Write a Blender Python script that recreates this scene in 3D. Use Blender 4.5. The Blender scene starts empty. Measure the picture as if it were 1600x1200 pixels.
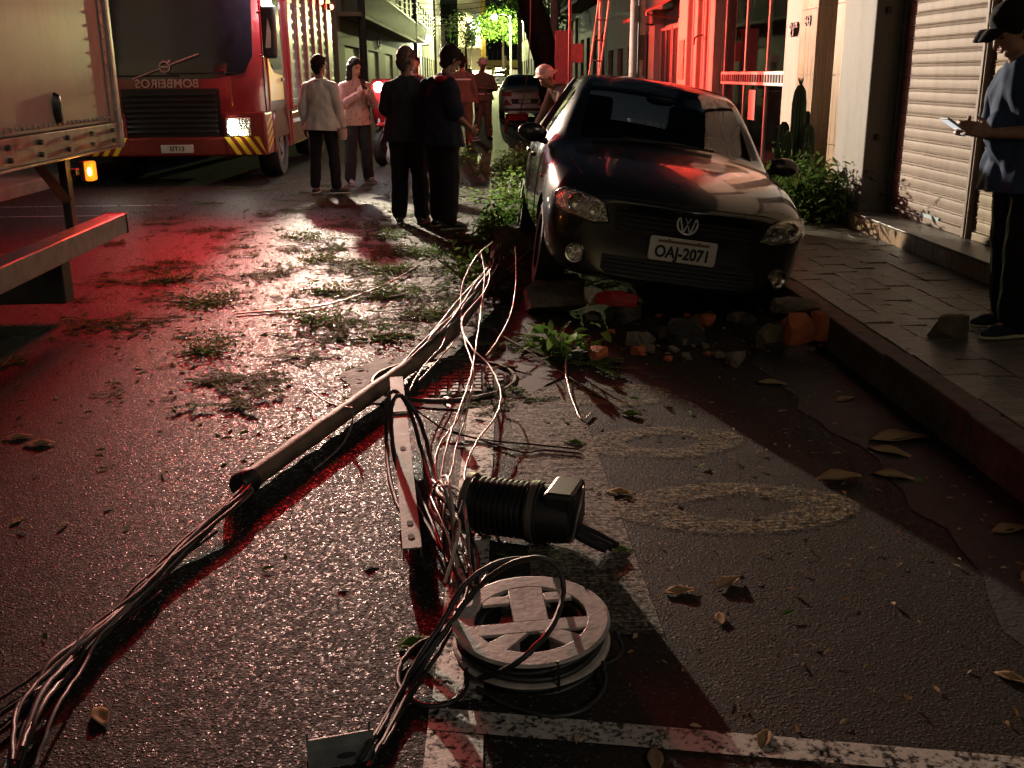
import bpy, bmesh, math, random
import numpy as np
from mathutils import Vector, Matrix, Euler
from mathutils.bvhtree import BVHTree
random.seed(7); rng = np.random.default_rng(7)
R = math.radians
S = bpy.context.scene
COL = S.collection

# ------------------------------------------------------------------ camera
cam_d = bpy.data.cameras.new('camera'); cam = bpy.data.objects.new('camera', cam_d); COL.objects.link(cam)
cam_d.sensor_width = 36; cam_d.lens = 36.0; cam_d.clip_start = .05; cam_d.clip_end = 900
_p, _y, _r = R(16.863), R(1.5), R(0.5)
_f = Vector((math.sin(_y)*math.cos(_p), math.cos(_y)*math.cos(_p), -math.sin(_p)))
_r0 = Vector((math.cos(_y), -math.sin(_y), 0)); _u0 = _r0.cross(_f)
_rt = _r0*math.cos(_r) - _u0*math.sin(_r); _up = _u0*math.cos(_r) + _r0*math.sin(_r)
cam.matrix_world = Matrix(((_rt.x, _up.x, -_f.x, 0), (_rt.y, _up.y, -_f.y, 0), (_rt.z, _up.z, -_f.z, 1.46), (0, 0, 0, 1)))
S.camera = cam

# ------------------------------------------------------------------ night sky, warm fill sun, exposure
W = bpy.data.worlds.new('World'); S.world = W; W.use_nodes = True
_n = W.node_tree.nodes; _bg = _n['Background']
_sky = _n.new('ShaderNodeTexSky'); _sky.sky_type = 'NISHITA'; _sky.sun_disc = False
_sky.sun_elevation = R(14); _sky.sun_rotation = R(200); _sky.dust_density = 4.0
W.node_tree.links.new(_sky.outputs[0], _bg.inputs[0]); _bg.inputs[1].default_value = 0.0045
sun_d = bpy.data.lights.new('fill_sun', 'SUN'); sun_d.energy = 0.30; sun_d.angle = R(25); sun_d.color = (1, .88, .72)  # soft warm fill from behind the camera, added to brighten surfaces facing it
sun = bpy.data.objects.new('fill_sun', sun_d); COL.objects.link(sun); sun.rotation_euler = Euler((R(55), 0, R(40)))
S.view_settings.view_transform = 'Standard'; S.view_settings.look = 'None'
S.view_settings.exposure = 0.15; S.view_settings.gamma = 1.0; S.view_settings.use_curve_mapping = False
S.cycles.use_denoising = True; S.cycles.max_bounces = 6; S.cycles.diffuse_bounces = 3; S.cycles.glossy_bounces = 4
S.cycles.transmission_bounces = 6; S.cycles.transparent_max_bounces = 8; S.cycles.sample_clamp_indirect = 4.0
S.cycles.caustics_reflective = False; S.cycles.caustics_refractive = False

# ------------------------------------------------------------------ helpers
def link(o, parent=None):
    COL.objects.link(o)
    if parent is not None: o.parent = parent
    return o
def tag(o, label=None, cat=None, group=None, kind=None):
    if label: o['label'] = label
    if cat: o['category'] = cat
    if group: o['group'] = group
    if kind: o['kind'] = kind
    return o
def thing(name, label, cat, loc=(0, 0, 0), rot=(0, 0, 0), group=None):
    o = bpy.data.objects.new(name, None); o.empty_display_size = .1; link(o)
    o.location = loc; o.rotation_euler = Euler(rot) if not isinstance(rot, (int, float)) else Euler((0, 0, rot))
    return tag(o, label, cat, group)
def copy_tree(o, parent=None):
    c = o.copy(); link(c, parent)
    for ch in list(o.children): copy_tree(ch, c)
    return c
def finish(me, smooth):
    if smooth is not None and len(me.polygons):
        me.polygons.foreach_set('use_smooth', [True]*len(me.polygons))
        if smooth < 170: me.set_sharp_from_angle(angle=R(smooth))
def mesh_obj(name, v, f, mats, parent=None, smooth=None, mi=None):
    me = bpy.data.meshes.new(name); me.from_pydata([tuple(a) for a in v], [], f)
    for m in (mats if isinstance(mats, (list, tuple)) else [mats]): me.materials.append(m)
    if mi is not None: me.polygons.foreach_set('material_index', mi)
    me.validate(); me.update(); finish(me, smooth)
    return link(bpy.data.objects.new(name, me), parent)
def share(name, me, parent=None, mat=None):
    return link(bpy.data.objects.new(name, me), parent)
def cat_rom(pts, n=6):
    P = [Vector(p) for p in pts]
    if len(P) < 3: return P
    P = [P[0]*2-P[1]] + P + [P[-1]*2-P[-2]]; out = []
    for i in range(1, len(P)-2):
        a, b, c, d = P[i-1:i+3]
        for k in range(n):
            t = k/n
            out.append(.5*((2*b)+(c-a)*t+(2*a-5*b+4*c-d)*t*t+(3*b-a-3*c+d)*t**3))
    return out+[P[-2]]
def frame_of(d):
    d = d.normalized(); a = Vector((0, 0, 1)) if abs(d.z) < .9 else Vector((1, 0, 0))
    x = a.cross(d).normalized(); return x, d.cross(x)
class MB:
    def __init__(s): s.v, s.f, s.m = [], [], []
    def add(s, vs, fs, mi=0, mat=None):
        b = len(s.v)
        s.v += [(mat @ Vector(p)) if mat is not None else Vector(p) for p in vs]
        s.f += [tuple(b+i for i in f) for f in fs]; s.m += [mi]*len(fs); return s
    def box(s, x0, x1, y0, y1, z0, z1, mi=0, mat=None):
        v = [(x, y, z) for z in (z0, z1) for y in (y0, y1) for x in (x0, x1)]
        return s.add(v, [(0, 2, 3, 1), (4, 5, 7, 6), (0, 1, 5, 4), (2, 6, 7, 3), (0, 4, 6, 2), (1, 3, 7, 5)], mi, mat)
    def tube(s, pts, r, n=8, mi=0, caps=True, mat=None):
        P = [Vector(p) for p in pts]; rr = r if isinstance(r, (list, tuple)) else [r]*len(P)
        vs, fs = [], []; x = None
        for i, p in enumerate(P):
            d = (P[min(i+1, len(P)-1)]-P[max(i-1, 0)])
            if d.length < 1e-9: d = Vector((0, 0, 1))
            d.normalize()
            if x is None: x, y = frame_of(d)
            else:
                x = (x-d*x.dot(d))
                x = x.normalized() if x.length > 1e-6 else frame_of(d)[0]
                y = d.cross(x)
            for k in range(n):
                a = 2*math.pi*k/n; vs.append(p+(x*math.cos(a)+y*math.sin(a))*rr[i])
        for i in range(len(P)-1):
            for k in range(n):
                a, b = i*n+k, i*n+(k+1) % n; fs.append((a, b, b+n, a+n))
        if caps: fs += [tuple(range(n-1, -1, -1)), tuple((len(P)-1)*n+k for k in range(n))]
        return s.add(vs, fs, mi, mat)
    def cyl(s, p0, p1, r0, r1=None, n=16, mi=0, caps=True, mat=None):
        return s.tube([p0, p1], [r0, r0 if r1 is None else r1], n, mi, caps, mat)
    def lathe(s, prof, n=32, mi=0, mat=None, a0=0, a1=2*math.pi):
        full = abs(a1-a0-2*math.pi) < 1e-6; N = n if full else n+1; vs, fs = [], []
        for (r, z) in prof:
            for k in range(N):
                a = a0+(a1-a0)*k/n; vs.append((r*math.cos(a), r*math.sin(a), z))
        for i in range(len(prof)-1):
            for k in range(n):
                a, b = i*N+k, i*N+((k+1) % N); fs.append((a, b, b+N, a+N))
        return s.add(vs, fs, mi, mat)
    def prism(s, poly, z0, z1, mi=0, mat=None):
        n = len(poly); vs = [(x, y, z0) for x, y in poly]+[(x, y, z1) for x, y in poly]
        fs = [tuple(range(n-1, -1, -1)), tuple(range(n, 2*n))]+[(i, (i+1) % n, n+(i+1) % n, n+i) for i in range(n)]
        return s.add(vs, fs, mi, mat)
    def ball(s, c, r, mi=0, u=10, w=7, mat=None):
        r = (r, r, r) if isinstance(r, (int, float)) else r
        vs, fs = [(c[0], c[1], c[2]-r[2])], []
        for j in range(1, w):
            t = math.pi*j/w-math.pi/2
            for k in range(u):
                a = 2*math.pi*k/u
                vs.append((c[0]+r[0]*math.cos(t)*math.cos(a), c[1]+r[1]*math.cos(t)*math.sin(a), c[2]+r[2]*math.sin(t)))
        vs.append((c[0], c[1], c[2]+r[2])); e = len(vs)-1
        for k in range(u):
            fs.append((0, 1+(k+1) % u, 1+k)); fs.append((e, e-u+k, e-u+(k+1) % u))
            for j in range(w-2):
                a, b = 1+j*u+k, 1+j*u+(k+1) % u; fs.append((a, b, b+u, a+u))
        return s.add(vs, fs, mi, mat)
    def build(s, name, mats, parent=None, smooth=None, bevel=0, seg=2):
        o = mesh_obj(name, s.v, s.f, mats, parent, smooth, s.m)
        if bevel:
            b = o.modifiers.new('bevel', 'BEVEL'); b.width = bevel; b.segments = seg; b.limit_method = 'ANGLE'; b.angle_limit = R(40)
        return o
def bx(name, mat, x0, x1, y0, y1, z0, z1, parent=None, bevel=.004, m=None):
    return MB().box(x0, x1, y0, y1, z0, z1, 0, m).build(name, mat, parent, None, bevel)
def text_mesh(name, txt, size, mat, parent, loc, rot, ext=.002, bold=0.0, mirror=False, font_x=1.0):
    c = bpy.data.curves.new(name, 'FONT'); c.body = txt; c.size = size; c.extrude = ext; c.offset = bold
    c.align_x = 'CENTER'; c.align_y = 'CENTER'
    o = bpy.data.objects.new(name, c); me = baked_mesh(o)
    bpy.data.objects.remove(o); bpy.data.curves.remove(c)
    me.transform(Matrix.Diagonal((font_x*(-1 if mirror else 1), 1, 1, 1)))
    if mirror: me.flip_normals()
    me.materials.clear(); me.materials.append(mat); me.name = name
    q = link(bpy.data.objects.new(name, me), parent); q.location = loc; q.rotation_euler = Euler(rot); return q
BAKE = bpy.data.scenes.new('bake')
def baked_mesh(o, extra=()):
    """evaluated mesh of o, worked out in a scratch scene so that the big scene is not re-evaluated each time"""
    for q in (o, *extra):
        if q.name not in BAKE.collection.objects: BAKE.collection.objects.link(q)
    vl = BAKE.view_layers[0]; vl.update(); dg = vl.depsgraph
    me = bpy.data.meshes.new_from_object(o.evaluated_get(dg))
    for q in (o, *extra): BAKE.collection.objects.unlink(q)
    return me
def baked(o, extra=()):
    me = baked_mesh(o, extra); o.modifiers.clear(); old = o.data; o.data = me; bpy.data.meshes.remove(old); return o
def lamp(name, kind, loc, power, color=(1, 1, 1), radius=.05, parent=None, target=None, size=60, blend=.5):
    d = bpy.data.lights.new(name, kind); d.energy = power; d.color = color; d.shadow_soft_size = radius
    o = bpy.data.objects.new(name, d); COL.objects.link(o); o.location = loc
    if kind == 'SPOT':
        d.spot_size = R(size); d.spot_blend = blend
        o.rotation_euler = (Vector(target)-Vector(loc)).to_track_quat('-Z', 'Y').to_euler()
    return o

# ------------------------------------------------------------------ materials
def nm(name):
    m = bpy.data.materials.new(name); m.use_nodes = True
    return m, m.node_tree, m.node_tree.nodes['Principled BSDF']
def nd(nt, t, **k):
    n = nt.nodes.new(t)
    for a, b in k.items():
        if a in n.inputs.keys(): n.inputs[a].default_value = b
        else: setattr(n, a, b)
    return n
def ramp(nt, fac, stops):
    r = nt.nodes.new('ShaderNodeValToRGB'); e = r.color_ramp.elements
    while len(e) < len(stops): e.new(.5)
    for el, (p, c) in zip(e, stops): el.position = p; el.color = (c, c, c, 1) if isinstance(c, (int, float)) else (*c, 1)
    nt.links.new(fac, r.inputs[0]); return r.outputs[0]
def mixc(nt, fac, a, b, mode='MIX'):
    n = nt.nodes.new('ShaderNodeMix'); n.data_type = 'RGBA'; n.blend_type = mode
    for sock, val in ((n.inputs[0], fac), (n.inputs[6], a), (n.inputs[7], b)):
        if isinstance(val, (int, float)): sock.default_value = val
        elif isinstance(val, (tuple, list)): sock.default_value = (*val, 1)
        else: nt.links.new(val, sock)
    return n.outputs[2]
def coords(nt, scale=(1, 1, 1), obj=False):
    if obj: o = nt.nodes.new('ShaderNodeTexCoord').outputs['Object']
    else: o = nt.nodes.new('ShaderNodeNewGeometry').outputs['Position']
    mp = nt.nodes.new('ShaderNodeMapping'); mp.inputs['Scale'].default_value = scale
    nt.links.new(o, mp.inputs[0]); return mp.outputs[0]
def noise_(nt, vec, scale, detail=4, rough=.6):
    n = nd(nt, 'ShaderNodeTexNoise', Scale=scale, Detail=detail, Roughness=rough); nt.links.new(vec, n.inputs['Vector']); return n.outputs['Fac']
def bump_(nt, b, h, strength, dist=.01):
    n = nd(nt, 'ShaderNodeBump', Strength=strength, Distance=dist); nt.links.new(h, n.inputs['Height']); nt.links.new(n.outputs[0], b.inputs['Normal']); return n
def M(name, col, rough=.6, metal=0, var=.18, vs=9, bump=0, bs=80, coat=0, emit=None, es=0, spec=.5, rv=.12, obj=False, stretch=(1, 1, 1), rnd=0, trans=0, alpha=1, bd=.004):
    m, nt, b = nm(name); L = nt.links.new
    v = coords(nt, stretch, obj); n = noise_(nt, v, vs)
    c = mixc(nt, ramp(nt, n, [(.3, 0.0), (.7, 1.0)]), tuple(max(0, x*(1-var)) for x in col), tuple(min(1, x*(1+var)) for x in col))
    if rnd:
        oi = nt.nodes.new('ShaderNodeObjectInfo'); h = nd(nt, 'ShaderNodeHueSaturation')
        mr = nd(nt, 'ShaderNodeMapRange'); mr.inputs[3].default_value = 1-rnd; mr.inputs[4].default_value = 1+rnd
        L(oi.outputs['Random'], mr.inputs[0]); L(mr.outputs[0], h.inputs['Value']); L(c, h.inputs['Color']); c = h.outputs[0]
    L(c, b.inputs['Base Color'])
    rr = nd(nt, 'ShaderNodeMapRange'); rr.inputs[3].default_value = max(.02, rough-rv); rr.inputs[4].default_value = min(1, rough+rv)
    L(n, rr.inputs[0]); L(rr.outputs[0], b.inputs['Roughness'])
    b.inputs['Metallic'].default_value = metal; b.inputs['Coat Weight'].default_value = coat; b.inputs['Coat Roughness'].default_value = .06
    b.inputs['Specular IOR Level'].default_value = spec; b.inputs['Transmission Weight'].default_value = trans; b.inputs['Alpha'].default_value = alpha
    if bump: bump_(nt, b, noise_(nt, v, bs, 3), bump, bd)
    if emit: b.inputs['Emission Color'].default_value = (*emit, 1); b.inputs['Emission Strength'].default_value = es
    return m
def glow(name, col, strength):
    m, nt, b = nm(name); b.inputs['Base Color'].default_value = (*[min(1, c) for c in col], 1)
    b.inputs['Emission Color'].default_value = (*col, 1); b.inputs['Emission Strength'].default_value = strength; return m
def glassy(name, tint, alpha, rough=.03):
    """tinted window glass: clear film that still reflects"""
    m, nt, b = nm(name); L = nt.links.new
    nt.nodes.remove(b); out = nt.nodes['Material Output']
    t = nd(nt, 'ShaderNodeBsdfTransparent'); t.inputs[0].default_value = (*tint, 1)
    g = nd(nt, 'ShaderNodeBsdfGlossy'); g.inputs['Roughness'].default_value = rough; g.inputs[0].default_value = (.9, .9, .9, 1)
    fr = nd(nt, 'ShaderNodeFresnel', IOR=1.5); ad = nd(nt, 'ShaderNodeMath', operation='ADD'); ad.inputs[1].default_value = alpha
    L(fr.outputs[0], ad.inputs[0]); mx = nd(nt, 'ShaderNodeMixShader'); L(ad.outputs[0], mx.inputs[0]); L(t.outputs[0], mx.inputs[1]); L(g.outputs[0], mx.inputs[2])
    L(mx.outputs[0], out.inputs[0]); return m

MT = {}
MT['black_plastic'] = M('black_plastic', (.012, .012, .013), .45, var=.3, bump=.1, bs=300)
MT['rubber'] = M('rubber', (.012, .012, .012), .75, var=.3, bump=.2, bs=200)
MT['chrome'] = M('chrome', (.72, .72, .70), .16, 1, var=.08)
MT['steel'] = M('galvanised_steel', (.26, .28, .27), .5, .55, var=.25, vs=25, bump=.15, bs=90)
MT['dark_steel'] = M('dark_steel', (.06, .06, .062), .5, .6, var=.3, vs=20, bump=.1)
MT['skin'] = M('skin_light', (.42, .24, .17), .5, var=.12, vs=30, bump=.12, bs=250)
MT['skin_dark'] = M('skin_brown', (.20, .105, .07), .5, var=.12, vs=30, bump=.12, bs=250)
MT['hair'] = M('hair_black', (.012, .009, .008), .7, spec=.15, var=.4, vs=60, stretch=(4, 4, 1), bump=.6, bs=220)
MT['white_light'] = glow('lamp_white', (1, .97, .92), 25)
MT['red_glow'] = glow('lamp_red', (1, .04, .02), 14)
MT['plate_white'] = M('plate_white', (.62, .60, .54), .45, var=.12, vs=40, bump=.1)
MT['ink'] = M('ink_black', (.015, .015, .017), .6)
# lamp powers (the lit lamps of the fire engine)
WHITE_W, RED1_W, RED2_W = 5000, 820, 8500
# ================================================================== ground, road, pavement
def zr(y): return 0.0 if y < 50 else .0002*(y-50)**2
def asphalt():
    m, nt, b = nm('asphalt'); L = nt.links.new; v = coords(nt)
    vo = nd(nt, 'ShaderNodeTexVoronoi', Scale=115.0); L(v, vo.inputs['Vector'])
    vo2 = nd(nt, 'ShaderNodeTexVoronoi', Scale=190.0); L(v, vo2.inputs['Vector'])
    sep = nd(nt, 'ShaderNodeSeparateColor'); L(vo.outputs['Color'], sep.inputs[0])
    big = noise_(nt, v, .55, 5); mid = noise_(nt, v, 7, 4); fine = noise_(nt, v, 260, 2)
    stone = ramp(nt, sep.outputs[0], [(0, (.012, .012, .012)), (.55, (.026, .024, .022)), (.86, (.05, .045, .04)), (.95, (.20, .18, .155))])  # aggregate tones; the sparse palest stones put glints into the colour
    edge = ramp(nt, vo.outputs['Distance'], [(.25, 0.0), (.62, 1.0)])
    c = mixc(nt, edge, stone, (.014, .013, .013))
    c = mixc(nt, ramp(nt, big, [(.42, 0.0), (.62, .6)]), c, (.034, .029, .023))
    c = mixc(nt, ramp(nt, noise_(nt, v, 1.7, 6, .7), [(.55, 0.0), (.68, .75)]), c, (.010, .0095, .009))
    # dusty, worn parking lane along the gutter, tone lowered for weaker light there
    sx = nd(nt, 'ShaderNodeSeparateXYZ'); L(v, sx.inputs[0])
    mr = nd(nt, 'ShaderNodeMapRange'); mr.inputs[1].default_value = -.05; mr.inputs[2].default_value = .35; L(sx.outputs[0], mr.inputs[0])
    st = noise_(nt, coords(nt, (1.5, 26, 1)), 2.0, 4)
    lane = nd(nt, 'ShaderNodeMath', operation='MULTIPLY'); L(mr.outputs[0], lane.inputs[0]); L(ramp(nt, st, [(.35, .4), (.7, .92)]), lane.inputs[1])
    c = mixc(nt, lane.outputs[0], c, (.034, .026, .019))
    L(c, b.inputs['Base Color'])
    rg = ramp(nt, sep.outputs[1], [(0, .88), (.8, .62), (.93, .36)]); L(mixc(nt, lane.outputs[0], rg, (.7, .7, .7)), b.inputs['Roughness'])
    h1 = ramp(nt, vo.outputs['Distance'], [(0, 1.0), (.7, 0.0)])
    tilt = nd(nt, 'ShaderNodeMath', operation='MULTIPLY'); L(sep.outputs[2], tilt.inputs[0]); L(h1, tilt.inputs[1])
    a1 = nd(nt, 'ShaderNodeMath', operation='ADD'); L(tilt.outputs[0], a1.inputs[0])
    a2 = nd(nt, 'ShaderNodeMath', operation='MULTIPLY'); L(ramp(nt, vo2.outputs['Distance'], [(0, 1.0), (.6, 0.0)]), a2.inputs[0]); a2.inputs[1].default_value = .35; L(a2.outputs[0], a1.inputs[1])
    a3 = nd(nt, 'ShaderNodeMath', operation='ADD'); L(a1.outputs[0], a3.inputs[0]); L(mid, a3.inputs[1])
    bump_(nt, b, a3.outputs[0], .62, .0034)
    b.inputs['Specular IOR Level'].default_value = .10
    return m
def worn(name, col, lo, hi, scale=14, stretch=(1, 1, 1), rough=.55):
    """old paint: real paint colour, flaked away where the noise says so"""
    m, nt, b = nm(name); L = nt.links.new; v = coords(nt, stretch); n = noise_(nt, v, scale, 6, .7)
    n2 = noise_(nt, coords(nt), 70, 3)
    a = nd(nt, 'ShaderNodeMath', operation='ADD'); L(n, a.inputs[0]); L(n2, a.inputs[1])
    k = ramp(nt, nd(nt, 'ShaderNodeMath', operation='MULTIPLY').outputs[0], [(lo, 0.0), (hi, 1.0)])
    mul = [x for x in nt.nodes if x.type == 'MATH' and x.operation == 'MULTIPLY'][-1]; L(a.outputs[0], mul.inputs[0]); mul.inputs[1].default_value = .5
    L(k, b.inputs['Alpha']); L(mixc(nt, n2, tuple(c*.65 for c in col), tuple(min(1, c*1.2) for c in col)), b.inputs['Base Color'])
    b.inputs['Roughness'].default_value = rough; bump_(nt, b, n2, .4, .003); return m
MT['asphalt'] = asphalt()
def strip(name, mat, ys, x0, x1, dz, parent=None):
    v = [];
    for y in ys: v += [(x0, y, zr(y)+dz), (x1, y, zr(y)+dz)]
    return mesh_obj(name, v, [(2*i, 2*i+1, 2*i+3, 2*i+2) for i in range(len(ys)-1)], mat, parent)
YS = [-12, -4, 0, 10, 30, 50, 60, 75, 90, 110, 130, 150, 175, 200, 240, 300, 420]
road = tag(strip('road', MT['asphalt'], YS, -70, 70, 0), 'dark wet asphalt street running away under the fire truck lights', None, None, 'structure')
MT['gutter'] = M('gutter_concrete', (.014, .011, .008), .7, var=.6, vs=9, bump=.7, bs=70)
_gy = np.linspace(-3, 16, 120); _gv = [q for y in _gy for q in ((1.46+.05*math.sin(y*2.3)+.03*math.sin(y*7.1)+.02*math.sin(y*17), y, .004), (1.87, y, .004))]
tag(mesh_obj('gutter', _gv, [(2*i, 2*i+1, 2*i+3, 2*i+2) for i in range(119)], MT['gutter']), 'dark gutter strip at the foot of the kerb', None, None, 'structure')
# painted parking bay lines
WP = worn('worn_white_paint', (.44, .41, .36), .41, .52)
lines = MB()
lines.add([(-.17, 1.0, .005), (-.03, 1.0, .005), (-.02, 2.02, .005), (-.15, 2.045, .005)], [(0, 1, 2, 3)])
lines.add([(-.15, 2.135, .005), (-.15, 2.048, .005), (1.47, 1.765, .005), (1.47, 1.84, .005)], [(0, 1, 2, 3)])
lines.add([(-.145, 2.16, .005), (-.02, 2.16, .005), (.05, 4.95, .005), (-.07, 4.95, .005)], [(0, 1, 2, 3)])
tag(lines.build('bay_line', WP), 'worn white painted lines of a parking bay on the asphalt', None, None, 'structure')
YP = worn('worn_yellow_paint', (.24, .185, .085), .46, .62, 9, (.8, 9, 1))
yl = MB()
for (cx, cy, rx, ry) in ((.72, 3.95, .30, .17), (.86, 3.28, .36, .2), (.62, 4.6, .25, .15)):
    pts = [(cx+rx*math.cos(t)*s*(1+.12*math.sin(2*t+cx*9)), cy+ry*math.sin(t)*s, .005) for s in (1.1, .5) for t in np.linspace(0, 2*math.pi, 25)[:-1]]
    yl.add(pts, [(i, (i+1) % 24, 24+(i+1) % 24, 24+i) for i in range(24)])
tag(yl.build('faded_letters', YP), 'faded yellow painted letters on the parking bay', None, None, 'structure')
SP = worn('worn_pale_stripes', (.20, .165, .125), .42, .60, 8, (.6, 11, 1), .7)
tag(mesh_obj('faded_stripes', [(.13, 2.45, .0045), (.47, 2.45, .0045), (.42, 4.75, .0045), (.1, 4.75, .0045)], [(0, 1, 2, 3)], SP), 'faded pale scuffed stripes on the parking bay asphalt', None, None, 'structure')
CW = worn('worn_road_dashes', (.5, .48, .44), .42, .5)
far = MB()
for y0, y1, x0, x1 in ((12.3, 12.34, -6, -3.6), (11.4, 11.44, -5.6, -4.2)):
    far.add([(x0, y0, .005), (x1, y0, .005), (x1, y1, .005), (x0, y1, .005)], [(0, 1, 2, 3)])
tag(far.build('road_marking', CW), 'thin worn white markings across the road beside the fire truck', None, None, 'structure')

# manhole with its iron cover of raised bars and a broken asphalt collar
MT['iron'] = M('cast_iron', (.055, .05, .046), .55, .4, var=.35, vs=14, bump=.3, bs=70)
mh = thing('manhole', 'round cast iron manhole cover crossed by the fallen cables', 'manhole', (-.21, 4.9, .004))
c = MB(); c.lathe([(.0, .004), (.315, .004), (.325, 0)], 40)
for j in range(-5, 6):
    for i in range(-5, 6):
        x, y = i*.055, j*.055
        if math.hypot(x, y) < .285: c.box(x-.02+(.012 if j % 2 else 0), x+.02, y-.017, y+.017, .004, .012)
c.build('cover', MT['iron'], mh, 30)
MT['patch'] = M('dark_patch', (.02, .018, .017), .8, var=.5, vs=12, bump=.6, bs=45)
q = MB(); q.lathe([(.345, .003), (.35, .012), (.36, .012), (.37, .002)], 40); q.build('rim', MT['iron'], mh, 30)
q = MB(); N = 48
ring = [(r*(1+.10*math.sin(3*t+1)+.05*math.sin(7*t))*math.cos(t), r*.86*(1+.08*math.sin(4*t))*math.sin(t), .001) for r in (.372, .54) for t in np.linspace(0, 2*math.pi, N+1)[:-1]]
q.add(ring, [(i, (i+1) % N, N+(i+1) % N, N+i) for i in range(N)]); q.build('collar', MT['patch'], mh)

# right-hand pavement: kerbstones and slate slabs
MT['slab'] = M('slate_slab', (.135, .125, .105), .34, var=.45, vs=7, bump=.9, bs=30, rnd=.25, stretch=(1, 3.0, 1), bd=.02)
MT['slab_far'] = M('slab_paving', (.12, .11, .095), .6, var=.4, vs=6, bump=.6, bs=14)
MT['kerb'] = M('kerb_concrete', (.085, .066, .052), .75, var=.55, vs=11, bump=.9, bs=30, rnd=.2)
side = tag(strip('pavement', MT['slab_far'], [-4, 1.4, 11.5, 30, 50, 90, 130, 175], 1.99, 3.4, .160), 'dark slate slab pavement beside the shop shutters', None, None, 'structure')
strip('paving', MT['slab_far'], [11.4, 30, 50, 90, 130, 175], 1.99, 3.4, .18, side)
kerb_me = []
for k in range(4):
    b = MB(); b.box(0, .125, .004, .896, -.05, .178+.004*k % .007)
    o = b.build('kerbstone', MT['kerb'], side, None, .012); baked(o)
    for v in o.data.vertices: v.co.x += random.uniform(-.004, .004)
    kerb_me.append(o.data); o.location = (1.868, -2.6+k*.9, 0)
for k in range(4, 40):
    o = share('kerbstone', kerb_me[k % 4], side); o.location = (1.868+random.uniform(-.004, .004), -2.6+k*.9, random.uniform(-.006, .004))
strip('kerb_run', MT['kerb'], [33.4, 50, 90, 130, 175], 1.87, 1.99, .178, side)
kf = mesh_obj('kerb_face', [(1.87, y, zr(y)+z) for y in (33.4, 50, 90, 130, 175) for z in (0, .178)], [(2*i, 2*i+1, 2*i+3, 2*i+2) for i in range(4)], MT['kerb'], side)
slab_me = []
for k in range(6):
    b = MB(); j = lambda a=.035: random.uniform(-a, a)
    pl = [(-.5+abs(j()), -.5+abs(j())), (.1+j(), -.5+abs(j(.02))), (.5-abs(j()), -.5+abs(j())), (.5-abs(j()), .2+j()), (.5-abs(j()), .5-abs(j())), (-.5+abs(j()), .5-abs(j()))]
    n = len(pl); vs = [(x, y, -.03) for x, y in pl]+[(x, y, -.006) for x, y in pl]+[(x*.965, y*.965, random.uniform(-.002, .003)) for x, y in pl]
    fs = [(i, (i+1) % n, n+(i+1) % n, n+i) for i in range(n)]+[(n+i, n+(i+1) % n, 2*n+(i+1) % n, 2*n+i) for i in range(n)]+[tuple(range(2*n, 3*n))]
    b.add(vs, fs); o = b.build('paving_slab', MT['slab'], side); slab_me.append(o.data); COL.objects.unlink(o); bpy.data.objects.remove(o)
x = 2.0
for w in (.165, .15, .17, .155, .16, .15, .165):
    y = 1.6+random.uniform(0, .3)
    while y < 11.2:
        l = random.uniform(.22, .36)
        o = share('paving_slab', random.choice(slab_me), side); o.location = (x+w/2, y+l/2, .18+random.uniform(-.004, .004))
        o.scale = (w+.006, l+.006, 1); o.rotation_euler = (random.uniform(-.014, .014), random.uniform(-.014, .014), random.uniform(-.02, .02)); y += l
    x += w
# far pavement on the other side
MT['left_pave'] = M('left_pavement', (.16, .13, .10), .8, var=.3, vs=3, bump=.3)
lp = MB()
for (x0, x1, y0, y1) in ((-9, -5.95, 6, 26),): lp.box(x0, x1, y0, y1, -.1, .16)
tag(lp.build('far_pavement', MT['left_pave'], None, None, .02), 'pale kerb and pavement on the far side behind the trucks', None, None, 'structure')
lp = MB(); ys = [26, 50, 75, 100, 130, 160]
for a, b_ in zip(ys[:-1], ys[1:]): lp.add([(-5, a, zr(a)+.15), (-3.6, a, zr(a)+.15), (-3.6, b_, zr(b_)+.15), (-5, b_, zr(b_)+.15), (-3.6, a, zr(a)), (-3.6, b_, zr(b_))], [(0, 1, 2, 3), (1, 4, 5, 2)])
tag(lp.build('narrow_pavement', MT['left_pave']), 'narrow pavement along the old houses across the street', None, None, 'structure')
# ================================================================== right-hand frontages
def dirty(name, col, rough=.7, streak=.5, bump=.2):
    m, nt, b = nm(name); L = nt.links.new
    n1 = noise_(nt, coords(nt, (3, 3, .5)), 2.2, 5); n2 = noise_(nt, coords(nt), 16, 5); n3 = noise_(nt, coords(nt), 90, 3)
    c = mixc(nt, ramp(nt, n1, [(.4, 0.0), (.75, streak)]), col, tuple(x*.45 for x in col))
    c = mixc(nt, ramp(nt, n2, [(.35, 0.0), (.8, .35)]), c, tuple(min(1, x*1.3) for x in col))
    L(c, b.inputs['Base Color']); b.inputs['Roughness'].default_value = rough; bump_(nt, b, n3, bump, .004); return m
MT['plaster'] = dirty('grey_plaster', (.20, .18, .16))
MT['plaster_light'] = dirty('pale_plaster', (.27, .215, .17), streak=.5)
MT['plaster_warm'] = dirty('warm_plaster', (.36, .29, .22))
MT['red_plaster'] = dirty('rough_plaster', (.50, .40, .36), streak=.35, bump=.4)
MT['shutter'] = dirty('shutter_metal', (.22, .165, .125), .65, .6, .3); MT['shutter'].node_tree.nodes['Principled BSDF'].inputs['Metallic'].default_value = .1
MT['shutter_warm'] = dirty('shutter_metal_cream', (.27, .21, .13), .65, .6, .3); MT['shutter_warm'].node_tree.nodes['Principled BSDF'].inputs['Metallic'].default_value = .1
MT['dark_wall'] = M('dark_wall', (.07, .06, .055), .8, var=.3, vs=3)
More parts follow.
